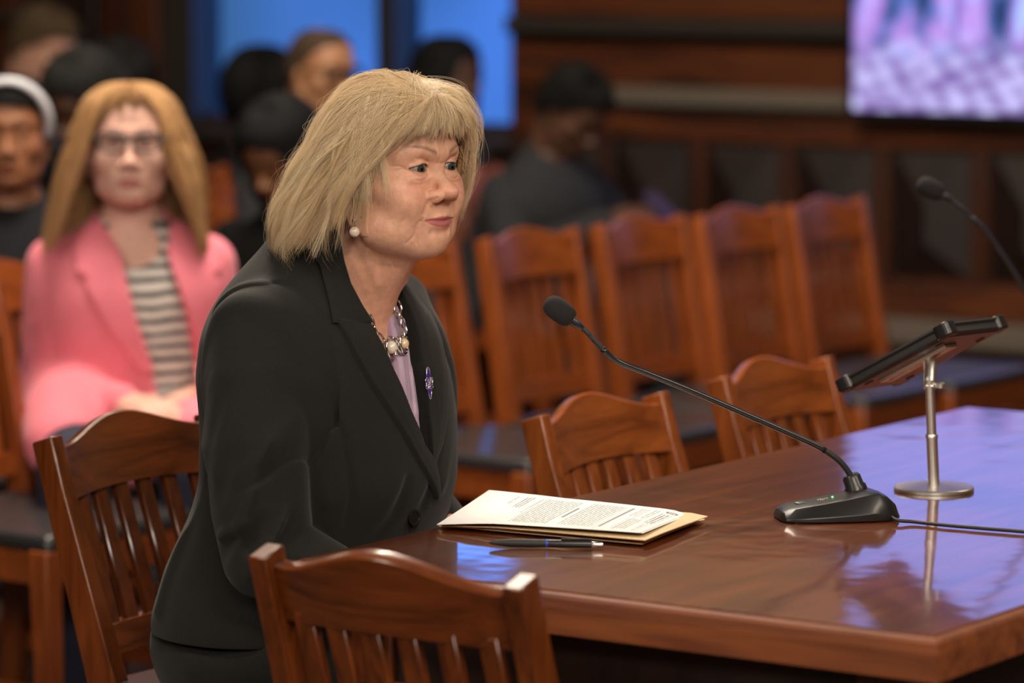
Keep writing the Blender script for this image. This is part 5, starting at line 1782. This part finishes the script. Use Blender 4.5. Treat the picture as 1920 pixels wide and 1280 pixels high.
def figure(label, px, Y, zeye, heading, skin, cloth, yaw=0, pitch=0, roll=0, lean=.04, headf=.05, hx=0.0, wide=1.0, arms=None, legs=True, male=False, lip=None, top_name='jacket',
           cloth_mat=None, pants=(.012, .013, .020), fineh=.0032, openpoly=None, inner=None, hscale=1.0, lap=False):
    # the root stands under the hips; the head is forward of them by lean + headf
    hd = Vector((heading[0], heading[1], 0)).normalized(); rt = Vector((hd.y, -hd.x, 0))
    hw_ = Vector(((px - 960) / FPX * Y, Y, 0))
    base = hw_ - hd * (lean + headf) - rt * hx
    root = empty('person', base, math.atan2(-hd.x, hd.y))
    tag(root, label, 'person')
    nz = zeye - .165
    HCp = np.array((hx, lean + headf, zeye)); R = head_axes(yaw, pitch, roll)
    S = np.array([(.44, 0, .17, .14, .14), (.55, 0, .175, .135, .135), (.68, lean * .2, .165, .130, .125), (nz - .20, lean * .6, .175, .130, .120), (nz - .12, lean * .85, .182, .125, .115), (nz - .06, lean, .172, .100, .100),
                  (nz - .02, lean, .120, .080, .085), (nz + .015, lean, .07, .06, .06), (nz + .05, lean, .045, .045, .045)], np.float32)
    S[:, 2:] *= wide
    if arms is None:
        arms = {s: [(s * .175 * wide, lean, nz - .075), (s * .225 * wide, lean * .6 + .04, nz - .33), (s * .09, .27, .62)] for s in (-1, 1)}
    c = fineh * 2.2
    v = Vol(axis_pts(-.34, .34, fineh, c, hx - .095, hx + .095), axis_pts(-.24, .66, fineh, c, HCp[1] - .12, HCp[1] + .13), axis_pts(.0, zeye + .16, fineh, c, zeye - .17, zeye + .125))
    v.op(torso_f(-.012, S, sig=.022), (-.25, -.22, .44), (.25, .25, nz + .03), 0)
    for s in (-1, 1):
        a = [np.array(q) for q in arms[s]]
        v.chain(a, [.043, .036, .024], .02)
        d = (a[2] - a[1]); d /= np.linalg.norm(d)
        hand(v, a[2], d * .8 + np.array((-s * .2, .2, 0)), (0, -.2, -1), side=-s, curl=.5, k=.002)
        if legs:
            v.chain([(s * .09, .0, .54), (s * .11, .42, .52)], [.075, .052], .03)
            v.chain([(s * .11, .42, .51), (s * .11, .40, .28), (s * .11, .38, .08)], [.05, .045, .036], .02)
            v.chain([(s * .11, .38, .045), (s * .115, .52, .03)], [.036, .028], .02)
    hk = HCp + np.array((0, -.035, -.06)) @ R
    v.chain([hk, (0, lean - .005, nz - .01)], [.052 if not male else .058, .058], .03)
    v.frame(R / hscale, HCp); v.R = R; v.o = HCp
    head(v, full=1.0, fine=fineh < .0026, jaw=1.08 if male else 1.0)
    v.frame()
    V, Fq = v.mesh(); del v
    L = (V - HCp) @ R.T
    T = face_tint(L, skin, lip if lip is not None else tuple(x * k for x, k in zip(skin, (.75, .5, .5))), tuple(x * .25 for x in skin), cheek=None)
    npmesh('body', V, Fq, skin_mat('skin'), root, T)
    eyes(root, R, HCp, col=(.03, .02, .015), gaze=(0, 1, 0)) if False else eyes(root, R, HCp, col=(.03, .02, .015), gaze=tuple(R.T @ np.array((0, 1, 0)) if False else R[1]))
    # clothes
    g = .0065 if fineh > .0026 else .0042
    v = Vol(axis_pts(-.36, .36, g, g), axis_pts(-.24, .48, g, g), axis_pts(.42 if lap else .47, nz + .08, g, g))
    v.op(torso_f(.008, S, sig=.022), (-.27, -.24, .44), (.27, .27, nz + .05), 0)
    for s in (-1, 1):
        a = [np.array(q, float) for q in arms[s]]
        v.chain([a[0], a[1], a[1] * .08 + a[2] * .92], [.062, .055, .040], .018)
        v.chain([a[1] + (a[0] - a[1]) * .35 + np.array((s * .045, 0, 0)), a[1] + np.array((s * .02, .045, .01))], .012, amp=.006)
        v.chain([a[1] + (a[0] - a[1]) * .15 + np.array((0, .05, 0)), a[1] + np.array((s * .045, -.01, .04))], .010, amp=-.006)
        v.chain([a[0] + np.array((-s * .03, .06, .03)), a[0] + np.array((-s * .02, .07, -.10))], .008, amp=.005)
    if lap:     # the open fronts of the blazer spread over the lap
        for s in (-1, 1):
            v.chain([(s * .12, .02, .60), (s * .125, .18, .595), (s * .13, .30, .57)], [.092, .085, .070], .03)
            v.chain([(s * .17, -.02, .60), (s * .19, .08, .50), (s * .19, .16, .47)], [.070, .060, .040], .03)
    v.ell((hk[0] * .4, (hk[1] + lean) / 2 + .012, nz + .045), (.066, .075, .060), .01, 'sub')
    if openpoly is not None:
        op_ = sdpoly(openpoly); ti = torso_f(-.022, S, sig=.022)
        v.op(lambda X, Yy, Z: np.maximum(np.maximum(op_(X, Z), -ti(X, Yy, Z)), -Yy), (-.15, 0, .46), (.15, .26, nz + .07), 0, 'sub')
    v.op(lambda X, Yy, Z: (.47 if lap else .50) - Z + 0 * X * Yy, (-.4, -.3, .4), (.4, .10, .56), 0, 'and')
    V, Fq = v.mesh(); del v
    ct = npmesh(top_name, V, Fq, cloth_mat or mat('cloth_%02d' % len(MATS), cloth, .92, spec=.12, noise=(30, .12, (1, 1, 1))), root)
    if inner is not None:
        g = .004
        v = Vol(axis_pts(-.16, .16, g, g), axis_pts(-.02, .22, g, g), axis_pts(.50, nz + .03, g, g))
        a_, b_ = torso_f(-.004, S, sig=.022), torso_f(-.014, S, sig=.022)
        v.op(lambda X, Yy, Z: np.maximum(a_(X, Yy, Z), -b_(X, Yy, Z)), (-.16, -.02, .5), (.16, .22, nz + .03), 0)
        v.ell((0, lean + .085, nz - .020), (.062, .06, .050), 0, 'sub')
        V, Fq = v.mesh(); del v
        npmesh(inner[0], V, Fq, inner[1], root)
    if legs:
        g = .008
        v = Vol(axis_pts(-.24, .24, g, g), axis_pts(-.18, .56, g, g), axis_pts(.08, .68, g, g))
        v.ell((0, .0, .580), (.172 * wide, .14, .11))
        for s in (-1, 1):
            v.chain([(s * .09, .0, .562), (s * .11, .42, .545)], [.085, .062], .03)
            v.chain([(s * .11, .42, .515), (s * .11, .40, .28), (s * .11, .38, .12)], [.062, .055, .048], .02)
        V, Fq = v.mesh(); del v
        npmesh('trousers', V, Fq, mat('trouser_cloth_%s' % str(pants), pants, .85), root)
        shoes(root, [(-.11, .38), (.115, .38)])
    return root, R, HCp, S


def glasses(root, R, o, col, w=.0245, h=.017, m=None, tr=.0020):
    fr = MB()
    for s in (-1, 1):
        pts = []
        for i in range(25):
            t = 2 * math.pi * i / 24
            x = s * .0325 + w * np.sign(math.cos(t)) * abs(math.cos(t)) ** .75; z = -.002 + h * np.sign(math.sin(t)) * abs(math.sin(t)) ** .75
            if x * s > .045 and z > .0: z += .004
            pts.append(np.array((x, .105 - abs(x) * .16, z)) @ R + o)
        fr.tube(pts + [pts[1]], tr, 6, cap=False)
        fr.tube([np.array((s * .057, .096, .006)) @ R + o, np.array((s * .074, .085, .006)) @ R + o, np.array((s * .078, .0, .002)) @ R + o], .0020, 6)
    fr.tube([np.array((-.009, .104, .002)) @ R + o, np.array((0, .1055, .004)) @ R + o, np.array((.009, .104, .002)) @ R + o], .0020, 6)
    g = fr.build('eyeglasses', m or mat('glasses_frame_%s' % str(col), col, .25), root, smooth=True)
    return g


def hair_on(root, R, o, keys, ze, col, f=1.0, name='hair', strands=0, apex=(0, .1, 1), wav=.01, rough=.7, seed=1, thick=.0008, **kw):
    H = Hair(keys, ze, R, o)
    m = mat('hair_%s' % str(col), (1, 1, 1), rough, vcol=True, spec=.15)
    o_ = H.mass(name, m, root, f=f, apex=apex, dz=0, tint=col, wav=wav, n=200)
    if strands:
        c = [tuple(x * q for x in col) for q in (.55, .85, 1.15, 1.5)]
        H.strands(strands, apex, np.random.RandomState(seed), clumps=90, thick=thick, cols=c, name='strands', parent=o_, m=m, depth=.03, nseg=12, start=(0, .6), frizz=.003, cr=1.5, **kw)
    return o_


# pink blazer
nz = 1.112 - .165
blz = mat('pink_blazer_cloth', (.80, .20, .265), .8, sheen=.15, noise=(25, .05, (1, 1, 1)))
stp = bpy.data.materials.new('striped_jersey'); stp.use_nodes = True
t_ = stp.node_tree; b_ = t_.nodes['Principled BSDF']; b_.inputs['Roughness'].default_value = .8
c_ = t_.nodes.new('ShaderNodeTexCoord'); w_ = t_.nodes.new('ShaderNodeTexWave'); w_.bands_direction = 'Z'; w_.inputs['Scale'].default_value = 12.5; w_.inputs['Distortion'].default_value = 2.4; w_.inputs['Detail Scale'].default_value = 1.2
r_ = t_.nodes.new('ShaderNodeValToRGB'); r_.color_ramp.elements[0].position = .38; r_.color_ramp.elements[0].color = (.085, .085, .095, 1); r_.color_ramp.elements[1].position = .48; r_.color_ramp.elements[1].color = (.70, .66, .60, 1)
t_.links.new(c_.outputs['Object'], w_.inputs[0]); t_.links.new(w_.outputs['Fac'], r_.inputs[0]); t_.links.new(r_.outputs[0], b_.inputs['Base Color'])
arms = {1: [(.140, .01, nz - .075), (.165, .03, nz - .32), (.01, .235, .632)], -1: [(-.140, .01, nz - .075), (-.165, .03, nz - .32), (-.05, .25, .615)]}
pw, R, o, S = figure('seated woman with reddish blonde hair and glasses in a pink blazer over striped top', 243, 6.93, 1.112, (.10, -1), (.72, .42, .335), (.8, .2, .25), yaw=0, pitch=-4, lean=.02, headf=.04,
                     arms=arms, lip=(.50, .17, .15), top_name='blazer', cloth_mat=blz, fineh=.0022, wide=.97, pants=(.015, .018, .040),
                     openpoly=[(-.085, nz + .06), (-.068, nz - .04), (-.103, nz - .16), (-.123, nz - .28), (-.125, .63), (-.12, .50), (-.02, .50), (-.045, .63), (-.040, nz - .28), (-.002, nz - .16), (.020, nz - .04), (.085, nz + .06)],
                     inner=('striped_top', stp), lap=True)
glasses(pw, R, o, (.04, .045, .055), tr=.0026)
# blazer lapels
for s in (-1, 1):
    g = .0035
    v = Vol(axis_pts(-.17, .17, g, g), axis_pts(-.02, .22, g, g), axis_pts(.68, nz + .04, g, g))
    e_ = (lambda z: -.024 - (nz - .04 - z) * .29)
    lp = sdpoly([(e_(z) + s * x, z) for x, z in ((.085, nz + .02), (.125, nz - .02), (.140, nz - .075), (.120, nz - .085), (.128, nz - .10), (.110, nz - .18), (.062, nz - .30), (.046, nz - .30), (.050, nz - .16), (.044, nz - .04))])
    a_, b_ = torso_f(.017, S, sig=.022), torso_f(.006, S, sig=.022)
    v.op(lambda X, Yy, Z: np.maximum(np.maximum(lp(X, Z), a_(X, Yy, Z)), -b_(X, Yy, Z)), (-.17, -.02, .6), (.17, .22, nz + .04), 0)
    V, Fq = v.mesh(); del v
    npmesh('lapel', V, Fq, blz, pw)
KP = {}
side = [(0, .112), (.045, .110), (.082, .088), (.104, .045), (.120, 0), (.136, -.05), (.147, -.10), (.156, -.15), (.166, -.19), (.168, -.24)]
frt = [(0, .112), (.05, .110), (.088, .085), (.102, .05), (.100, 0), (.100, -.05), (.10, -.1), (.10, -.15)]
KP = {0: frt, 45: [(0, .112), (.05, .110), (.082, .080), (.097, .04), (.102, 0), (.108, -.05), (.118, -.10), (.130, -.15), (.135, -.22)], -45: [(0, .112), (.05, .110), (.082, .080), (.097, .04), (.102, 0), (.108, -.05), (.118, -.10), (.130, -.15), (.135, -.22)],
      90: side, -90: [(r - max(0, -z - .05) * .14, z) for r, z in side], 180: [(0, .112), (.06, .105), (.10, .07), (.12, .02), (.125, -.05), (.12, -.1), (.12, -.22)]}
ZP = [(-180, -.17), (-95, -.205), (-70, -.195), (-57, -.165), (-50, -.08), (-45, -.02), (-40, .040), (-30, .075), (-8, .092), (8, .092), (30, .075), (40, .040), (45, -.02), (50, -.08), (57, -.15), (70, -.175), (95, -.180)]
hair_on(pw, R, o, KP, ZP, (.44, .25, .115), strands=7000, apex=(0, .35, .94), wav=.012, seed=3, thick=.0007, tipvar=.014)

DK = (.005, .0045, .0045)
SHORT = {0: [(0, .118), (.06, .112), (.092, .085), (.103, .05), (.104, 0)], 90: [(0, .118), (.05, .112), (.075, .08), (.084, .03), (.084, -.03), (.08, -.08)], -90: [(0, .118), (.05, .112), (.075, .08), (.084, .03), (.084, -.03), (.08, -.08)],
         180: [(0, .118), (.06, .110), (.098, .07), (.112, .02), (.110, -.03), (.095, -.08)]}
ZSH = [(-180, -.06), (-110, -.045), (-85, -.005), (-60, .03), (-35, .055), (0, .062), (35, .055), (60, .03), (85, -.005), (110, -.045)]
LONG = {0: SHORT[0], 90: [(0, .118), (.05, .114), (.082, .08), (.094, .03), (.10, -.05), (.105, -.15), (.11, -.25)], -90: [(0, .118), (.05, .114), (.082, .08), (.094, .03), (.10, -.05), (.105, -.15), (.11, -.25)],
        180: [(0, .118), (.06, .112), (.105, .07), (.122, .02), (.125, -.05), (.13, -.15), (.12, -.25)]}
ZLG = [(-180, -.23), (-100, -.22), (-70, -.20), (-55, -.10), (-45, .0), (-32, .05), (0, .065), (32, .05), (45, .0), (55, -.10), (70, -.20), (100, -.22)]
AFRO = {a: [(0, .165), (.07, .155), (.12, .11), (.145, .05), (.148, 0), (.135, -.06), (.10, -.11)] for a in (90, -90, 180)}
AFRO[0] = [(0, .165), (.07, .155), (.115, .11), (.128, .06), (.12, .02)]
ZAF = [(-180, -.10), (-100, -.09), (-70, -.04), (-50, .02), (0, .05), (50, .02), (70, -.04), (100, -.09)]
BR1, BR2, BR3 = (.30, .125, .060), (.20, .085, .042), (.10, .045, .026)
BLK = (.006, .006, .0065)


def seat_for(root, label):
    c = copy_tree(r0)
    p = root.location; q = p + Vector((0, 0, 0)); z = root.rotation_euler.z
    hd = Vector((-math.sin(z), math.cos(z), 0))
    c.location = (p.x + hd.x * .02, p.y + hd.y * .02, 0); c.rotation_euler = (0, 0, z)
    tag(c, label, 'chair', 'chairs under the people at the back')


# white headband
f, R, o, S = figure('person at the left photo edge with a white headband and dark jacket, facing the camera', 20, 7.65, 1.098, (.12, -1), BR1, (.016, .016, .020), yaw=3, pitch=0, lean=.0, headf=.04)
hair_on(f, R, o, SHORT, ZSH, DK, f=.985)
rg = MB(); pts = []
for i in range(25):
    a = math.pi * (-.62 + 1.24 * i / 24)
    pts.append((math.sin(a) * .083, .040 * math.cos(a) + .030, math.cos(a) * .088 + .018))
rings = []
for i, p in enumerate(pts):
    a = math.pi * (-.62 + 1.24 * i / 24); n_ = np.array((math.sin(a), 0, math.cos(a))); w_ = np.array((0, 1, 0))
    rings.append([tuple((np.array(p) + n_ * dn + w_ * dw) @ R + o) for dn, dw in ((-.007, -.021), (.0, -.025), (.007, -.017), (.009, 0), (.007, .017), (.0, .025), (-.007, .021))])
rg.loft(rings); rg.build('white_headband', mat('white_cloth', (.62, .63, .68), .6), f, smooth=True)
seat_for(f, 'wooden chair under the person with the white headband, second row')
# bearded man looking down, top left
f, R, o, S = figure('man with short brown hair and light collar looking down, top left corner', 84, 10.8, 1.188, (.85, -.45), (.50, .27, .19), (.05, .055, .07), yaw=4, pitch=24, lean=.02, headf=.06, male=True)
hair_on(f, R, o, SHORT, ZSH, (.060, .040, .020), f=.96, wav=.015)
seat_for(f, 'wooden chair under the man looking down at top left')
f, R, o, S = figure('dark-haired person in black behind the pink blazer, bowed to the left', 160, 8.6, 1.130, (-.55, -.7), BR3, BLK, yaw=0, pitch=30, lean=.02, headf=.07)
hair_on(f, R, o, LONG, ZLG, (.010, .010, .009), f=.95)
seat_for(f, 'wooden chair under the bowed dark-haired person behind the pink blazer')
f, R, o, S = figure('black-haired person in black just above the head of the woman in the pink blazer', 228, 9.9, 1.115, (.5, -.8), BR2, BLK, yaw=0, pitch=34, lean=.03, headf=.07)
hair_on(f, R, o, LONG, ZLG, (.005, .005, .005), f=.95)
seat_for(f, 'wooden chair under the black-haired person above the pink blazer')
# afro, glasses man
f, R, o, S = figure('person with large round black hair before the left window', 492, 10.5, 1.055, (.75, .55), BR3, BLK, lean=.0, headf=.03)
hair_on(f, R, o, AFRO, ZAF, (.003, .003, .003), f=.80, wav=.045)
seat_for(f, 'wooden chair under the person with large round hair')
f, R, o, S = figure('man with shaved head and dark glasses before the left window', 601, 9.4, 1.160, (.62, -.65), (.36, .17, .085), (.035, .036, .042), yaw=0, pitch=4, lean=.0, headf=.04, male=True, hscale=1.0)
glasses(f, R, o, (.006, .006, .006), w=.027, h=.018, tr=.0038)
hair_on(f, R, o, SHORT, [(a, z + .018) for a, z in ZSH], (.050, .032, .020), f=.905, wav=.0)
seat_for(f, 'wooden chair under the man with dark glasses')
f, R, o, S = figure('person in black coat with tan bag strap, face down, left of the blonde hair', 528, 8.4, 1.02, (-.50, -.75), (.22, .095, .045), BLK, yaw=0, pitch=30, lean=.03, headf=.08, wide=1.15)
hair_on(f, R, o, LONG, ZLG, (.005, .005, .006), f=1.0)
nz8 = 1.02 - .165
MB().tube(smooth_path([(.10, .02, nz8 - .01), (.06, .14, nz8 - .07), (.0, .165, nz8 - .17), (-.06, .165, nz8 - .28)], 6), .009, 8).build('bag_strap', mat('tan_strap', (.14, .095, .05), .7), f, smooth=True)
seat_for(f, 'wooden chair under the person with the tan bag strap')
# woman by the right window
f, R, o, S = figure('dark-haired woman in grey in front of the right window, head turned right', 838, 10.7, 1.097, (.75, -.5), BR3, (.045, .047, .050), yaw=0, pitch=0, lean=.0, headf=.04, pants=(.22, .22, .22))
hair_on(f, R, o, LONG, ZLG, (.004, .004, .004), f=1.0)
seat_for(f, 'wooden chair under the dark-haired woman by the right window')
# person looking down
nz10 = 1.045 - .165
arms = {1: [(.175, .07, nz10 - .07), (.25, .17, nz10 - .24), (.045, .34, .745)], -1: [(-.18, .10, nz10 - .07), (-.25, .20, nz10 - .22), (-.055, .36, .750)]}
f, R, o, S = figure('person in a charcoal sweater bent over a phone, beside the panelled wall', 1075, 9.9, 1.045, (.72, -.55), BR3, (.028, .029, .032), yaw=0, pitch=38, lean=.09, headf=.09, wide=1.2, arms=arms)
hair_on(f, R, o, SHORT, ZSH, (.005, .005, .005), f=.956, wav=.03)
seat_for(f, 'wooden chair under the person bent over a phone')
mb = MB(); mb.box(-.030, .030, -.004, .004, -.055, .055)
q = f.matrix_basis @ Vector((-.005, .47, .785))
ph = mb.build('phone', mat('violet_case', (.035, .02, .07), .8), bevel=.003)
ph.location = q; ph.rotation_euler = (.9, 0, f.rotation_euler.z)
tag(ph, 'phone in a violet case held by the person in the charcoal sweater', 'phone')
